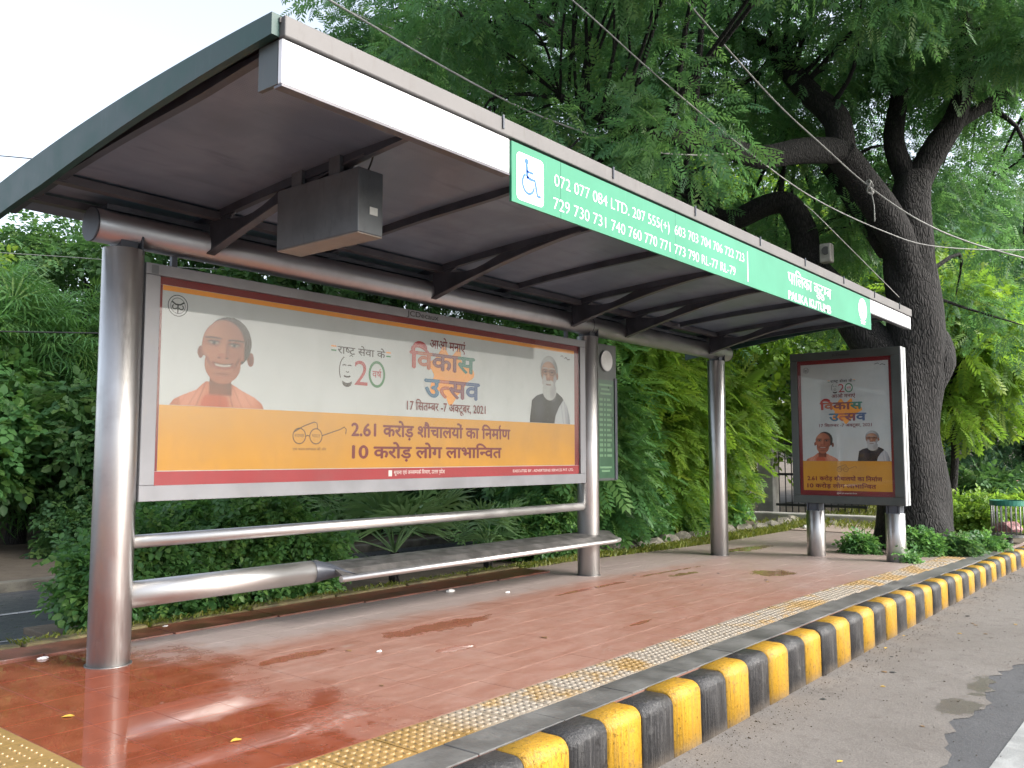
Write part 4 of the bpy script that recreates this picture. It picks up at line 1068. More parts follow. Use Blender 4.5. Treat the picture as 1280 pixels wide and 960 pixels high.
def foliage(name, P, D, S, tpl, mat, parent, tint, roll=.5):
    tv, tf = TPL[tpl]; N_ = len(P); D = D / (np.linalg.norm(D, axis=1)[:, None] + 1e-9)
    U = np.stack([RG.normal(0, roll, N_), RG.normal(0, roll, N_), np.ones(N_)], 1); Sd = np.cross(U, D); Sd /= np.linalg.norm(Sd, axis=1)[:, None] + 1e-9; U = np.cross(D, Sd)
    V = P[:, None] + S[:, None, None] * (tv[None, :, 0:1] * D[:, None] + tv[None, :, 1:2] * Sd[:, None] + tv[None, :, 2:3] * U[:, None])
    nv, nf = len(tv), len(tf); F = (tf[None] + (np.arange(N_) * nv)[:, None, None]).reshape(-1)
    me = bpy.data.meshes.new(name); me.vertices.add(N_ * nv); me.vertices.foreach_set('co', V.astype(np.float32).ravel())
    me.loops.add(N_ * nf * 4); me.loops.foreach_set('vertex_index', F.astype(np.int32)); me.polygons.add(N_ * nf)
    me.polygons.foreach_set('loop_start', np.arange(0, N_ * nf * 4, 4, dtype=np.int32)); me.update(calc_edges=True)
    at = me.color_attributes.new('tint', 'FLOAT_COLOR', 'POINT'); c = np.ones((N_, nv, 4), np.float32); c[..., 0] = np.clip(tint[:, None], 0, 1); c[..., 1] = (RG.random(N_) ** 3)[:, None]; c[..., 2] = 0
    at.data.foreach_set('color', c.ravel())
    o = link(name, me, mat); tag(o, kind='stuff')
    if parent is not None: child(o, parent)
    return o

def clump_points(C_, R, n, flat=.75):
    """n leaf bases in each clump; denser near its surface"""
    k_ = len(C_); d = RG.normal(size=(k_, n, 3)); d /= np.linalg.norm(d, axis=2)[..., None]
    r = RG.random((k_, n, 1)) ** .45; off = d * r * R[:, None, None]; off[..., 2] *= flat
    P = (C_[:, None] + off).reshape(-1, 3); D = (d * np.array((1, 1, .6)) + RG.normal(0, .45, (k_, n, 3)) + np.array((0, 0, -.35))).reshape(-1, 3)
    return P, D, np.repeat(np.arange(k_), n)

def ellipsoid(n, c, r, shell=.55, cond=None):
    out = []
    while len(out) < n:
        d = RG.normal(size=3); d /= np.linalg.norm(d); p = np.array(c) + d * np.array(r) * (shell + (1 - shell) * RG.random() ** .5 if RG.random() < .75 else RG.random())
        if cond is None or cond(p): out.append(p)
    return np.array(out)

def branch_to(bag, src, dst, r0, r1, seg=6):
    src = np.array(src, float); dst = np.array(dst, float); m = (src + dst) / 2; L_ = np.linalg.norm(dst - src); m = m + RG.normal(0, .10 * L_, 3) + np.array((0, 0, .08 * L_))
    bag.add(*tube_data([src, m, dst], [r0, (r0 + r1) * .5, r1], seg, 4))

def tree(name, x, y, z0, th, cc, cr, nclump, nleaf, csize, tpl, mat, lsize, label, group, trunk_r=.16, lean=(0, 0), cat='tree', tb=.45, cond=None, shell=.5, flat=.75):
    t = empty(name, (x, y, z0)); tag(t, label, cat, group)
    C_ = ellipsoid(nclump, cc, cr, shell, cond); bag = Bag()
    top = (x + lean[0], y + lean[1], z0 + th); mid = (x + lean[0] * .4 + RG.normal(0, .08), y + lean[1] * .4 + RG.normal(0, .08), z0 + th * .5)
    bag.add(*tube_data([(x, y, z0 - .15), (x, y, z0 + .2), mid, top], [trunk_r * 1.35, trunk_r * 1.1, trunk_r * .9, trunk_r * .6], 10, 5, .10))
    for c in C_[RG.permutation(nclump)[:min(nclump, 22)]]:
        f = RG.uniform(.45, 1); s = (np.array(mid) * (1 - f) + np.array(top) * f); branch_to(bag, s, c, trunk_r * .32, .012)
    bag.build('trunk', M['bark'], t)
    R = csize * RG.uniform(.7, 1.25, nclump); P, D, ix = clump_points(C_, R, nleaf, flat)
    ct = RG.uniform(-.22, .22, nclump)
    foliage('crown', P, D, lsize * RG.uniform(.7, 1.25, len(P)), tpl, M[mat], t, tb + ct[ix] + RG.normal(0, .16, len(P)))
    return t

def bush(name, x, y, z, r, n, tpl, mat, ls, label, group, tb=.45, cat='shrub', nst=5, lay=26):
    t = empty(name, (x, y, z)); tag(t, label, cat, group); bag = Bag()
    C_ = ellipsoid(lay, (x, y, z + r[2] * .52), (r[0] * .8, r[1] * .8, r[2] * .50), .35, lambda p: p[2] > z + .04)
    for c in C_[:max(nst, 4)]: branch_to(bag, (x + RG.normal(0, r[0] * .12), y + RG.normal(0, r[1] * .12), z - .06), c, .018, .006, 5)
    bag.build('stem', M['bark'], t)
    R = min(r) * .36 * RG.uniform(.75, 1.3, lay); P, D, ix = clump_points(C_, R, n // lay, .85); k_ = P[:, 2] > z + .01; P, D, ix = P[k_], D[k_], ix[k_]
    ct = RG.uniform(-.2, .2, lay); foliage('foliage', P, D, ls * RG.uniform(.7, 1.25, len(P)), tpl, M[mat], t, tb + ct[ix] + RG.normal(0, .15, len(P)), .6)
    return t
# ------------------------------------------------------------------ the big roadside tree
nm = empty('neem_tree', (14.29, 3.66, gz0(14.3))); tag(nm, 'huge old tree with thick dark forked trunk behind advertising panel', 'tree')
LIMB = {
 'trunk': ([(14.29, 3.66, -.25), (14.28, 3.67, .1), (14.27, 3.69, .69), (14.25, 3.71, 1.67), (14.31, 3.63, 2.65), (14.33, 3.61, 3.53), (14.30, 3.65, 4.41), (14.34, 3.60, 5.11), (14.50, 3.54, 5.72)], [.74, .58, .50, .43, .44, .42, .35, .31, .25]),
 'left': ([(14.22, 3.62, 3.9), (14.05, 3.68, 4.5), (13.76, 3.83, 4.96), (13.33, 4.04, 5.46), (12.85, 4.17, 5.79)], [.27, .26, .25, .24, .22]),
 'l1': ([(13.05, 4.12, 5.68), (12.85, 4.17, 5.79), (12.08, 4.48, 5.65), (11.29, 4.81, 5.43), (10.54, 5.10, 5.53), (9.85, 5.32, 5.43), (9.28, 5.70, 5.46), (8.61, 6.21, 5.80)], [.19, .19, .18, .16, .13, .10, .07, .04]),
 'l2': ([(12.9, 4.16, 5.7), (13.02, 4.27, 6.36), (12.96, 4.66, 6.88), (12.99, 5.10, 7.53), (13.03, 5.37, 7.85), (13.06, 6.13, 8.62), (13.18, 6.77, 9.75)], [.21, .20, .18, .155, .13, .09, .05]),
 'r1': ([(14.5, 3.57, 5.5), (14.42, 3.82, 6.28), (14.71, 3.78, 7.29), (14.90, 3.86, 8.34), (14.85, 3.92, 9.74)], [.19, .165, .13, .10, .05]),
 'r2': ([(14.5, 3.54, 5.6), (14.62, 3.25, 6.14), (14.72, 2.97, 6.62), (14.75, 2.78, 7.42), (14.52, 2.75, 8.35), (14.36, 2.62, 9.4)], [.23, .21, .17, .13, .09, .05]),
 'low': ([(14.22, 3.78, 2.5), (14.14, 3.95, 2.85), (14.08, 4.25, 3.15), (14.08, 4.70, 3.87), (14.12, 5.13, 4.46), (14.17, 5.23, 5.03), (14.11, 5.46, 5.53), (14.0, 5.77, 5.56), (13.89, 6.37, 5.37), (13.81, 6.78, 5.57), (13.78, 7.30, 6.24), (13.69, 7.57, 6.49)], [.34, .33, .31, .26, .23, .22, .20, .18, .18, .17, .15, .13]),
 'arch': ([(13.75, 7.45, 6.4), (12.99, 7.80, 7.67), (12.21, 8.13, 8.14), (11.29, 8.31, 8.41), (10.68, 8.42, 8.30), (9.86, 8.48, 7.58)], [.14, .13, .15, .12, .10, .05]),
 'back': ([(14.3, 3.9, 4.6), (15.3, 5.2, 6.6), (16.4, 6.6, 8.2), (17.2, 7.6, 9.3)], [.26, .2, .13, .05]),
 'road': ([(14.62, 3.1, 6.4), (15.9, 2.0, 7.4), (17.0, .8, 8.3), (18.2, -.4, 9.0)], [.12, .09, .06, .03]),
 'stub': ([(14.35, 3.55, 2.2), (14.52, 3.36, 2.75), (14.5, 3.38, 3.2)], [.25, .30, .2]),
}
bag = Bag(); skel = []
for k_, (p, r) in LIMB.items():
    Q, S = spline(p, r, 6); bag.add(*tube_data(Q, S, 18 if k_ == 'trunk' else 10, 1, .13 if k_ == 'trunk' else .09))
    if k_ not in ('trunk', 'stub'): skel.append(np.concatenate([Q, S[:, None]], 1))
skel = np.concatenate(skel)
cy_, sy_ = math.cos(YAW), math.sin(YAW)
def neem_ok(p):
    dep = p[0] * cy_ + p[1] * sy_; az = math.degrees(math.atan2(p[1], p[0])); el_ = math.degrees(math.atan2(p[2] - 1.3, math.hypot(p[0], p[1])))
    if az > 51.5: return False
    if p[2] < 3.9 + .10 * abs(p[1] - 5): return False
    if dep < 14.2 and az < 27 and el_ < 27: return False      # open on the road side under the main fork
    if p[1] < -3.5: return False
    return True
C1 = ellipsoid(250, (13.2, 5.6, 7.6), (6.6, 6.8, 4.6), .45, neem_ok)
low_c = np.array([(12.6, 7.6, 4.6), (11.2, 8.0, 4.9), (10.3, 7.4, 5.1), (15.6, 6.5, 4.3), (16.5, 5.4, 4.0), (17.2, 3.6, 4.2), (17.6, 2.6, 3.6), (12.9, 9.0, 4.8), (9.4, 7.9, 5.5), (16.0, 7.6, 4.8), (9.0, 8.8, 6.0), (10.2, 9.6, 5.6), (8.6, 9.4, 6.9)])
veil = ellipsoid(34, (14.2, 3.4, 7.8), (3.0, 3.0, 1.8), .2, lambda p: p[2] > 6.5)       # sprays hanging among the upper forks
C1 = np.concatenate([C1, low_c, veil])
for c in C1:
    d = np.linalg.norm(skel[:, :3] - c, axis=1); i = int(np.argmin(d + RG.uniform(0, .8, len(d))))
    if d[i] < 4: branch_to(bag, skel[i, :3], c, min(.05, skel[i, 3] * .5), .010, 5)
bag.build('trunk', M['bark'], nm)
R = .95 * RG.uniform(.65, 1.25, len(C1)); P, D, ix = clump_points(C1, R, 165, .62)
ct = RG.uniform(-.25, .25, len(C1))
foliage('crown', P, D, .30 * RG.uniform(.7, 1.25, len(P)), 'neem', M['neem'], nm, .42 + ct[ix] + RG.normal(0, .15, len(P)))
lp = empty('floodlight', (13.62, 4.66, 4.45)); tag(lp, 'small square floodlight fixed to low bough of big tree', 'floodlight')
box('housing', 13.50, 13.66, 4.57, 4.75, 4.32, 4.62, M['lamp_body'], lp, .02); tube('lens', [(13.49, 4.64, 4.50), (13.505, 4.645, 4.50)], .065, M['cable_dark'], lp, 16)
tube('arm', [(13.65, 4.66, 4.42), (13.85, 4.85, 4.40), (14.1, 5.0, 4.35)], .025, M['cable_dark'], lp, 8)

# ------------------------------------------------------------------ trees behind
back = [
 # x, y, th, crown centre, radii, clumps, leaves, clump size, tpl, mat, leaf size, label
 (12.5, 13.5, 4.5, (12.5, 13.5, 5.2), (3.6, 3.2, 4.2), 75, 70, 1.0, 'neem', 'dark_leaf', .50, 'dark leafy tree behind shelter roof and billboard, rising over roof middle'),
 (17.5, 12.5, 5.0, (17.5, 12.5, 5.2), (4.0, 3.6, 4.4), 80, 70, 1.05, 'neem', 'neem', .50, 'broad green tree behind the drooping shrubs, back of big tree bough'),
 (23.0, 11.5, 5.5, (23, 11.5, 5.5), (4.4, 4.0, 5.0), 80, 65, 1.2, 'coarse', 'fresh', .40, 'bright green tree behind gate pillar'),
 (28.0, 9.0, 6.0, (28, 9, 5.8), (4.6, 4.2, 5.4), 90, 65, 1.25, 'coarse', 'bluegreen', .45, 'tall blue-green tree behind advertising panel and big trunk'),
 (31.0, 4.6, 6.0, (31, 4.8, 5.0), (4.8, 3.4, 5.0), 100, 70, 1.2, 'neem', 'bluegreen', .62, 'dense blue-green tree right of big trunk behind litter bin'),
 (36.0, 1.0, 6.0, (36, 1.5, 5.6), (5.0, 4.0, 5.6), 90, 65, 1.3, 'coarse', 'bluegreen', .55, 'farthest roadside tree beyond the litter bin'),
 (22.0, 4.9, 3.2, (22.3, 5.0, 3.9), (2.0, 1.7, 2.0), 36, 70, .75, 'senna', 'fresh', .50, 'young light green tree just behind big trunk'),
]
for a in back:
    tree('leafy_tree', a[0], a[1], -.12, a[2], a[3], a[4], a[5], a[6], a[7], a[8], a[9], a[10], a[11], 'trees behind the bus stop', .2 if a[4][0] > 3 else .09)
left = [
 (5.0, 18.3, 5.0, (4.85, 18.3, 3.7), (1.5, 1.5, 3.2), 80, 80, .65, 'twig', 'fresh', .34, 'tall pale green tree at far end of side road, beyond green roof end'),
 (8.7, 18.3, 4.6, (8.6, 18.2, 3.9), (2.2, 2.0, 2.5), 80, 95, .62, 'twig', 'dark_leaf', .30, 'rounded tree behind left column, lower than pale tree beside it'),
 (6.0, 15.2, 2.6, (5.9, 15.1, 2.3), (2.0, 1.4, 1.7), 50, 90, .6, 'blade', 'hedge', .42, 'narrow-leaved bamboo-like clump across the side road'),
 (10.4, 15.0, 4.4, (10.4, 15.0, 3.6), (2.8, 2.2, 3.2), 70, 80, .85, 'twig', 'dark_leaf', .40, 'shady tree hidden mostly by billboard'),
 (7.2, 13.4, 1.5, (7.0, 13.3, 1.5), (1.5, 1.1, 1.0), 40, 80, .42, 'big', 'dark_leaf', .24, 'broad-leaved small tree over dark ground across side road'),
 (4.8, 14.4, 1.7, (4.6, 14.2, 1.7), (1.5, 1.1, 1.0), 40, 80, .42, 'big', 'hedge', .24, 'low broad-leaved tree below bamboo-like clump'),
]
for a in left:
    tree('garden_tree', a[0], a[1], -.1, a[2], a[3], a[4], a[5], a[6], a[7], a[8], a[9], a[10], a[11], 'trees across the side road', .14)
# a few stems that show between the bench rails
wl = box('boundary_wall', -10, 22, 18.8, 19.0, -.2, 2.4, M['wall']); tag(wl, 'weathered boundary wall in shade behind the trees', 'wall')

# drooping shrubs behind the far end of the shelter
shr = [(10.6, 7.5, 1.0, 2.5, 'senna', 'hedge', 'dark drooping shrub right beside timetable panel'),
       (11.9, 8.0, 1.15, 3.3, 'senna', 'hedge', 'tall drooping shrub between timetable panel and far column'),
       (13.4, 7.9, 1.15, 3.4, 'senna', 'fresh', 'tall light green feathery shrub behind far column'),
       (14.9, 8.1, 1.15, 3.5, 'senna', 'fresh', 'tallest feathery shrub with yellow-green sprays right of far column'),
       (16.3, 8.0, 1.05, 2.9, 'senna', 'fresh', 'light feathery shrub overhanging stones beside advertising panel'),
       (12.6, 9.6, 1.4, 4.2, 'senna', 'hedge', 'dark high shrub rising behind the feathery shrubs'),
       (15.6, 9.8, 1.4, 4.4, 'senna', 'hedge', 'high shrub behind tallest feathery shrub')]
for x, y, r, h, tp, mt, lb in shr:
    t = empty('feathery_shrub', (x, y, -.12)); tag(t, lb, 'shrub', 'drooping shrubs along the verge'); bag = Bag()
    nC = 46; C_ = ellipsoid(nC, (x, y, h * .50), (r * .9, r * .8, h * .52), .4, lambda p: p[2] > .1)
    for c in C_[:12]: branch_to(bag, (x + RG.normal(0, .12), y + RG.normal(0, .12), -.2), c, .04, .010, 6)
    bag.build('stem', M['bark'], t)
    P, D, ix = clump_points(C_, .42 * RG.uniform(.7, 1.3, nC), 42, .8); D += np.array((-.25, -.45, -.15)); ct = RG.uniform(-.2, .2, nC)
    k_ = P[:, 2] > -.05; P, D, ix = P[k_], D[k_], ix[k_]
    foliage('foliage', P, D, .42 * RG.uniform(.7, 1.25, len(P)), tp, M[mt], t, .42 + ct[ix] + (P[:, 2] / h - .5) * .35 + RG.normal(0, .13, len(P)), .35)  # tint lightens with height, light from above put into the leaf colour
# low leafy plants in front of the shrubs
for i, (x, y, r, h, lb) in enumerate(((10.0, 7.25, .55, .8, 'low leafy plant at foot of dark drooping shrub'), (11.2, 7.3, .5, .7, 'low leafy plant beside edging stones under tall shrub'), (12.6, 7.45, .55, .8, 'low plant behind foot of far column'),
        (14.2, 7.55, .55, .75, 'low plant on verge right of far column'), (15.8, 7.55, .5, .6, 'low plant by edging stones near gate pillar'))):
    bush('low_plant', x, y, -.12, (r, r, h), 520, 'twig', 'hedge', .22, lb, 'low plants along the verge', .45, 'plant')

# hedge in the planting bed under the billboard
hd = [(3.42, 7.0, .42, .72, 'small hedge shrub spilling past the left column'), (3.95, 7.05, .52, .95, 'hedge shrub below left end of billboard'), (4.75, 7.05, .55, 1.0, 'hedge shrub behind seat tube'),
      (5.5, 7.05, .4, .7, 'hedge shrub behind start of flat seat'), (4.3, 7.65, .6, 1.15, 'rear hedge shrub behind seat tube'), (5.2, 7.75, .6, 1.15, 'rear hedge shrub beside fan palm'), 
      (9.3, 7.55, .4, .6, 'hedge shrub behind middle column'), (9.7, 7.2, .5, .8, 'hedge shrub right of middle column')]
for x, y, r, h, lb in hd: bush('hedge_shrub', x, y, -.06, (r, r * .85, h), 1500, 'twig', 'hedge', .17, lb, 'hedge shrubs behind the seat', .50)
for x, y, r, h, lb in ((8.0, 12.0, .8, 1.1, 'rounded clipped shrub across side road, left of column'), (9.2, 11.8, .8, 1.0, 'clipped shrub on soil bank behind billboard left half'), (11.0, 11.8, .9, 1.2, 'shrub on soil bank behind fan palms'), (12.6, 11.4, .9, 1.2, 'shrub on soil bank behind flat seat'), (5.9, 12.9, .75, 1.0, 'clipped bush near soil patch'),
                       (13.8, 11.0, .9, 1.2, 'shrub behind middle column on soil bank')):
    bush('bank_shrub', x, y, -.1, (r, r * .9, h), 1100, 'twig', 'dark_leaf', .22, lb, 'shrubs on the soil bank', .4)

def fan_palm(x, y, z, n, size, label, h=.35):
    t = empty('fan_palm', (x, y, z)); tag(t, label, 'palm', 'fan palms behind the seat')
    tube('stem', [(x, y, z - .05), (x, y, z + h)], [.06, .05], M['bark'], t, 8, 1, .1)
    for i in range(n):
        a = 2 * math.pi * i / n + RG.uniform(-.3, .3); e = RG.uniform(.25, 1.15); d = np.array((math.cos(a) * math.cos(e), math.sin(a) * math.cos(e), math.sin(e)))
        b = np.array((x, y, z + h)); L_ = size * RG.uniform(.6, 1.0); tip = b + d * L_ + np.array((0, 0, -.05)); V, F = tube_data([b, b + d * L_ * .5 + (0, 0, .03), tip], [.012, .009, .006], 5, 2)
        V = [tuple(v) for v in V]; F = list(F); s = np.cross(d, (0, 0, 1)); s /= np.linalg.norm(s) + 1e-9; u = np.cross(s, d); R_f = size * RG.uniform(.6, .8); K = 22
        for k_ in range(K):
            q = -1.9 + 3.8 * (k_ + .5) / K; dd = d * math.cos(q) + s * math.sin(q); nn = np.cross(u, dd); hw = R_f * .040; n0 = len(V); zf = .02 * (1 if k_ % 2 else -1)
            m = tip + dd * R_f * .55 + u * zf; e2 = tip + dd * R_f * RG.uniform(.92, 1.05) + np.array((0, 0, -.16 * R_f))
            V += [tuple(tip), tuple(m + nn * hw), tuple(e2), tuple(m - nn * hw)]; F.append((n0, n0 + 1, n0 + 2, n0 + 3))
        o = from_data('frond', V, F, M['palm'], t); at = o.data.color_attributes.new('tint', 'FLOAT_COLOR', 'POINT'); tv_ = RG.uniform(.2, .9)
        at.data.foreach_set('color', np.tile(np.array((tv_, .1, 0, 1), np.float32), len(V)))
fan_palm(6.75, 7.15, -.06, 15, .85, 'large fan palm with spread fronds behind flat seat', .30)
fan_palm(8.45, 7.25, -.06, 11, .55, 'smaller fan palm nearer middle column behind flat seat', .22)

# plants around the big tree and far bin
for x, y, r, h, tp, mt, n_, lb in ((13.1, 4.1, .2, .22, 'twig', 'hedge', 420, 'small weed clump at foot of advertising panel, before big trunk'), (13.35, 3.35, .26, .30, 'twig', 'hedge', 600, 'leafy weed beside right leg of advertising panel'),
     (13.75, 2.95, .22, .2, 'twig', 'dark_leaf', 420, 'pale low weed at big tree roots'), (14.8, 2.75, .26, .22, 'twig', 'hedge', 300, 'short weed on bare soil between tree and bin'),
     (17.6, 3.35, .75, .62, 'twig', 'fresh', 1300, 'bright green bush right of big trunk'), (18.8, 2.95, .7, .6, 'twig', 'fresh', 1200, 'bright green bush behind litter bin'), (18.6, 3.9, .7, .6, 'twig', 'fresh', 1000, 'bright green bush behind the other bushes near bin'),
     (12.22, 3.22, .09, .12, 'twig', 'hedge', 90, 'tiny weed growing at base of panel leg'), (26.0, 4.9, 1.0, .9, 'coarse', 'dark_leaf', 900, 'dark bush beyond grassy strip'), (26.5, 6.6, 1.1, 1.0, 'coarse', 'hedge', 900, 'round bush on far verge behind trunk'), (28.0, 3.2, 1.1, 1.0, 'coarse', 'hedge', 900, 'far bush by red drive')):
    bush('weed_clump' if r < .5 else 'bush', x, y, gz0(x) - .02, (r, r, h), n_, tp, mt, .16 if r < .5 else (.22 if r < .9 else .34), lb, None, .5, 'weed' if r < .5 else 'bush', 5, 16)

# grass
def grass(name, n, fn, h, parent=None):
    P = np.array([fn() for _ in range(n)]); a = RG.uniform(0, 6.28, n); L_ = h * RG.uniform(.5, 1.4, n); wd = .006 + .004 * RG.random(n)
    d = np.stack([np.cos(a), np.sin(a), np.zeros(n)], 1); s = np.stack([-np.sin(a), np.cos(a), np.zeros(n)], 1); z = np.array((0, 0, 1.0))
    V = np.stack([P - s * wd[:, None], P + s * wd[:, None], P + (z * .7 + d * .25) * L_[:, None] + s * wd[:, None] * .7, P + (z * .95 + d * .65) * L_[:, None]], 1).reshape(-1, 3)
    me = bpy.data.meshes.new(name); me.vertices.add(n * 4); me.vertices.foreach_set('co', V.astype(np.float32).ravel()); me.loops.add(n * 4); me.loops.foreach_set('vertex_index', np.arange(n * 4, dtype=np.int32)); me.polygons.add(n); me.polygons.foreach_set('loop_start', np.arange(0, n * 4, 4, dtype=np.int32)); me.update(calc_edges=True)
    at = me.color_attributes.new('tint', 'FLOAT_COLOR', 'POINT'); c = np.ones((n, 4, 4), np.float32); c[..., 0] = RG.random(n)[:, None]; c[..., 1] = RG.random(n)[:, None]; at.data.foreach_set('color', c.ravel())
    return link(name, me, M['grass'])
def verge_pt():
    x = RG.uniform(10, 19); y = RG.uniform(6.42, 6.85 + .06 * (x - 10)); return (x, y, gz0(x) - .01 + (0 if y < 6.45 else -.02))
tag(grass('verge_grass', 7000, verge_pt, .075), 'short yellowish grass along the back edge of the pavement', 'grass', kind='stuff')
def edge_pt():
    x = RG.uniform(2.6, 10); return (x, RG.uniform(6.40, 6.56), -.02)
tag(grass('edge_grass', 2600, edge_pt, .06), 'thin grass growing from the mossy edging', 'grass', kind='stuff')
def far_pt(): return (RG.uniform(17, 30), RG.uniform(2.7, 7.5), -.09)
tag(grass('far_grass', 9000, far_pt, .10), 'rough grass on the far verge', 'grass', kind='stuff')

# ------------------------------------------------------------------ gate and pillar
gp = empty('gate_pillar', (21.2, 8.9, -.12)); tag(gp, 'grey concrete gate pillar half hidden by feathery shrubs', 'pillar')
box('shaft', 21.0, 21.4, 8.7, 9.1, -.2, 2.0, M['pillar'], gp, .02); box('cap', 20.96, 21.44, 8.66, 9.14, 2.0, 2.1, M['pillar'], gp, .02)
gt = empty('iron_gate', (21.6, 7.6, -.1)); tag(gt, 'dark iron bar gate beside grey pillar', 'gate')
for i in range(14): tube('bar', [(21.2, 8.62 - i * .16, -.12), (21.2, 8.62 - i * .16, 1.7)], .014, M['cable_dark'], gt, 6)
for z in (.1, .85, 1.6): box('rail', 21.17, 21.23, 6.5, 8.7, z - .03, z + .03, M['cable_dark'], gt)
fk = box('low_kerb', 18.6, 19.0, 4.9, 8.6, -.2, .06, M['pillar'], None, .03); tag(fk, kind='structure')
for i in range(7):
    x = 16.6 + rnd.uniform(0, 2); y = 6.5 + rnd.uniform(-.3, .7); o = rock('rubble_stone', (x, y, -.07), (.10 + rnd.random() * .08, .08, .05), M['paper'] if i == 2 else M['stone']); tag(o, 'loose rubble stone on path behind advertising panel', 'stone', 'rubble stones on the path')

# ------------------------------------------------------------------ litter bin
lb = empty('litter_bin', (16.15, 2.74, gz0(15.7))); tag(lb, 'caged litter bin with green rim on short post', 'litter bin')
BX, BYY = 16.15, 2.74
for i in range(22):
    a = 2 * math.pi * i / 22; x = BX + .25 * math.cos(a); y = BYY + .25 * math.sin(a); tube('bar', [(x, y, .0), (x, y, .56)], .009, M['bin_grey'], lb, 6)
for z, m_, h in ((.50, 'bin_green', .085), (.0, 'bin_grey', .04)):
    V = []; F = []; K = 28
    for i in range(K):
        a = 2 * math.pi * i / K
        for r, zz in ((.268, z), (.268, z + h), (.238, z + h), (.238, z)): V.append((BX + r * math.cos(a), BYY + r * math.sin(a), zz))
    for i in range(K):
        j = (i + 1) % K
        for q in range(4): F.append((i * 4 + q, j * 4 + q, j * 4 + (q + 1) % 4, i * 4 + (q + 1) % 4))
    from_data('rim' if m_ == 'bin_green' else 'base_ring', V, F, M[m_], lb)
tube('floor_plate', [(BX, BYY, .005), (BX, BYY, .02)], .24, M['bin_grey'], lb, 24); tube('post', [(BX, BYY, -.2), (BX, BYY, .01)], .05, M['bin_grey'], lb, 12)
rb = rock('rubbish_bag', (BX, BYY, .13), (.2, .2, .12), M['rubbish']); tag(rb, 'crumpled pink rubbish lying in the litter bin', 'rubbish')

# ------------------------------------------------------------------ overhead cables
CB = [([(5.2, 7.88, 6.74), (5.76, 7.19, 6.18), (7.02, 6.58, 5.66), (8.14, 6.15, 5.37), (9.42, 5.54, 5.19), (10.28, 5.11, 5.25), (11.02, 4.88, 5.45)], .013, 'cable', 'thick sagging cable from over roof to nearest bough'),
      ([(6.32, 8.08, 6.83), (6.75, 7.86, 6.63), (8.28, 7.26, 6.45), (9.42, 6.80, 6.34), (10.87, 6.13, 6.22), (12.9, 5.1, 7.5)], .007, 'cable', 'thin cable above the thick sagging cable'),
      ([(6.3, 5.5, 6.6), (6.98, 4.88, 5.91), (8.31, 4.68, 5.53), (9.95, 4.41, 5.11), (11.37, 4.08, 4.75), (12.8, 3.58, 4.49), (13.71, 3.11, 4.37), (15.21, 2.2, 4.46), (16.5, 1.4, 4.7)], .009, 'cable', 'cable sagging low across big trunk'),
      ([(7.6, 4.4, 6.62), (8.53, 4.41, 6.40), (10.66, 4.32, 5.96), (11.99, 4.11, 5.62), (12.96, 3.79, 5.21), (13.68, 3.29, 4.77), (14.53, 2.72, 4.49), (15.83, 1.77, 4.22)], .013, 'cable', 'thick cable tied in a knot at main fork of big tree'),
      ([(11.9, 4.38, 4.83), (12.01, 4.25, 4.68), (12.69, 4.04, 4.32), (13.85, 3.68, 3.70)], .007, 'cable', 'short thin cable slanting down to big trunk'),
      ([(5.05, 15.99, 6.29), (5.93, 14.91, 6.17), (6.97, 13.62, 5.95), (9.5, 10.5, 5.6)], .010, 'cable_dark', 'dark wire meeting the curved green roof end'),
      ([(3.5, 14.7, 3.06), (5.68, 12.05, 3.0), (6.59, 10.92, 2.99), (9.0, 8.0, 3.1)], .012, 'cable_dark', 'black wire passing behind left column at billboard height'),
      ([(4.4, 18.3, 4.98), (6.89, 15.31, 4.75), (8.12, 13.79, 4.57), (11, 10.3, 4.4)], .007, 'cable', 'thin pale wire just under the roof beam beyond left column')]
for p, r, m_, l_ in CB:
    o = tube('overhead_cable', p, r * .9, M[m_], None, 6, 8); tag(o, l_, 'cable', 'overhead cables')
kn = empty('cable_knot', (12.96, 3.79, 5.21)); tag(kn, 'knotted loop of cable hanging at main fork of big tree', 'cable')
for i in range(4):
    a = i * 1.1; tube('loop', [(12.96 + .07 * math.cos(t + a), 3.79 + .03 * math.sin(t * 2), 5.21 + .09 * math.sin(t) * (1 if i < 3 else .6)) for t in np.linspace(0, 6.0, 10)], .012, M['cable'], kn, 6, 2)
tube('tail', [(12.96, 3.78, 5.15), (13.02, 3.76, 4.95), (12.99, 3.75, 4.7)], .010, M['cable'], kn, 6, 3)

# ------------------------------------------------------------------ litter and fallen leaves
def leaf_obj(name, x, y, z, s, mat, label, cat, group):
    V = []; a = rnd.uniform(0, 6.28)
    for t, w_, h in ((0, 0, .0), (.3, .32, .10), (.65, .26, .16), (1, 0, .06), (.65, -.26, .12), (.3, -.32, .14)):
        px_, py_ = (t - .5) * s, w_ * s; V.append((x + px_ * math.cos(a) - py_ * math.sin(a), y + px_ * math.sin(a) + py_ * math.cos(a), z + h * s * .6 + .001))
    V += [(vx, vy, vz - .0012) for vx, vy, vz in V]
    o = from_data(name, V, [(0, 1, 2, 3), (0, 3, 4, 5), (9, 8, 7, 6), (11, 10, 9, 6)] + [(i, 6 + i, 6 + (i + 1) % 6, (i + 1) % 6) for i in range(6)], mat); return tag(o, label, cat, group)
leaf_obj('fallen_leaf', 2.081, 4.55, .001, .06, M['dead_leaf'], 'yellow fallen leaf on wet red tiles by left column foot', 'leaf', 'fallen leaves')
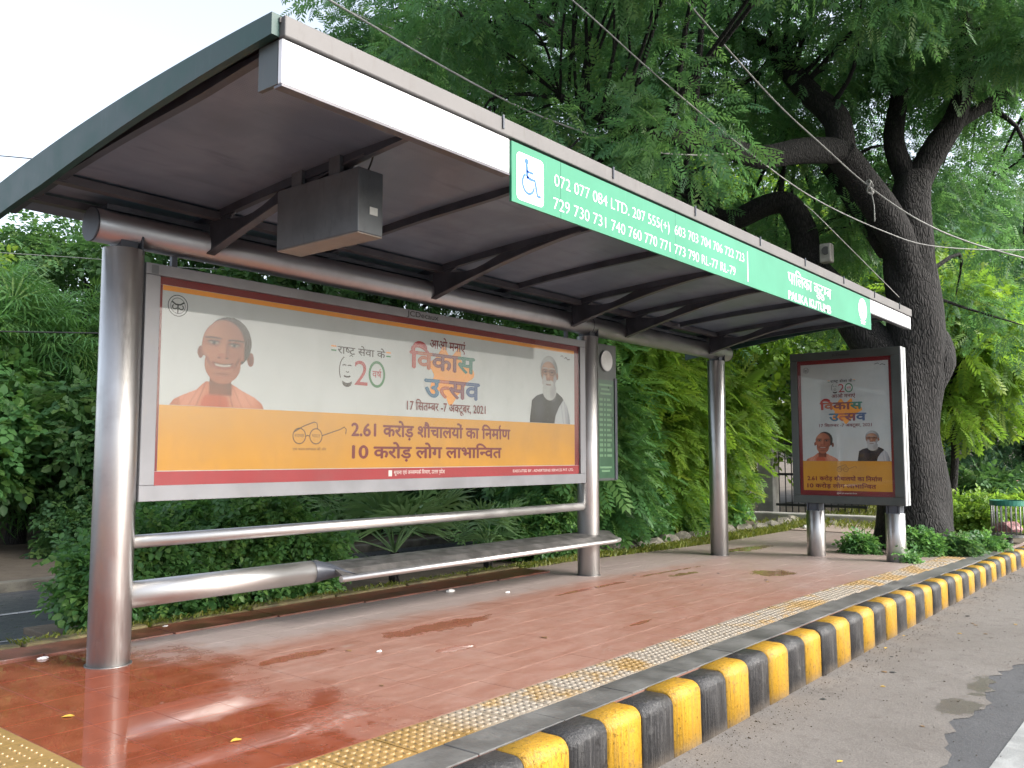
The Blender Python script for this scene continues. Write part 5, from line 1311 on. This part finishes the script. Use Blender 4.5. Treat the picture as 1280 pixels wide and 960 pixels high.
leaf_obj('fallen_leaf', 2.398, 3.575, .001, .06, M['dead_leaf'], 'yellow fallen leaf on wet red tiles near tactile paving', 'leaf', 'fallen leaves')
def scrap(x, y, z, s, label):
    o = rock('paper_scrap', (x, y, z + s * .12), (s, s * .6, s * .35), M['paper']); return tag(o, label, 'litter', 'paper scraps')
scrap(6.226, 5.816, .002, .055, 'largest white paper scrap on floor behind the flat seat'); scrap(6.536, 5.356, .002, .028, 'crumpled small scrap on floor under the flat seat'); scrap(4.047, 4.424, .002, .022, 'tiny white scrap in middle of red floor'); scrap(3.5, 6.15, .04, .02, 'tiny white scrap on red back edging')
scrap(2.55, 5.95, .0, .035, 'white splash-like scrap left of left column foot')
for i in range(34):
    x = rnd.uniform(3.6, 14) if i < 24 else rnd.uniform(3, 10); y = rnd.uniform(1.5, 2.36) if i < 24 else rnd.uniform(3.3, 6.0); on_road = i < 24
    leaf_obj('fallen_leaf', x, y, ROAD + .001 if on_road else gz0(x) + .001, rnd.uniform(.03, .065), M[rnd.choice(['dead_leaf2', 'dead_leaf2', 'dark_bit', 'dead_leaf'])] if on_road else M[rnd.choice(['dead_leaf2', 'dark_bit'])],
             'dry fallen leaf on dusty road edge below painted kerb' if on_road else 'small dry leaf on the red shelter floor', 'leaf', 'leaves on the road edge' if on_road else 'leaves on the shelter floor')
# grit gathered along the foot of the kerb
bag = Bag(); tet = np.array([(1, 1, 1), (-1, -1, 1), (-1, 1, -1), (1, -1, -1)]) * .6; tfc = [(0, 1, 2), (0, 3, 1), (0, 2, 3), (1, 3, 2)]
for i in range(1900):
    x = rnd.uniform(3, 14); y = 2.40 - abs(rnd.gauss(0, .16)) if i < 1400 else rnd.uniform(.9, 2.4); s = rnd.uniform(.0015, .0062) * (1 if i % 17 else 1.8)
    bag.add(tet * s * np.array((rnd.uniform(.7, 1.5), rnd.uniform(.7, 1.5), rnd.uniform(.5, .9))) + np.array((x, y, ROAD + s * .2)), tfc)
tag(bag.build('grit', M['soil'], None, False), 'brown grit and soil gathered along the foot of the kerb', 'grit', kind='stuff')
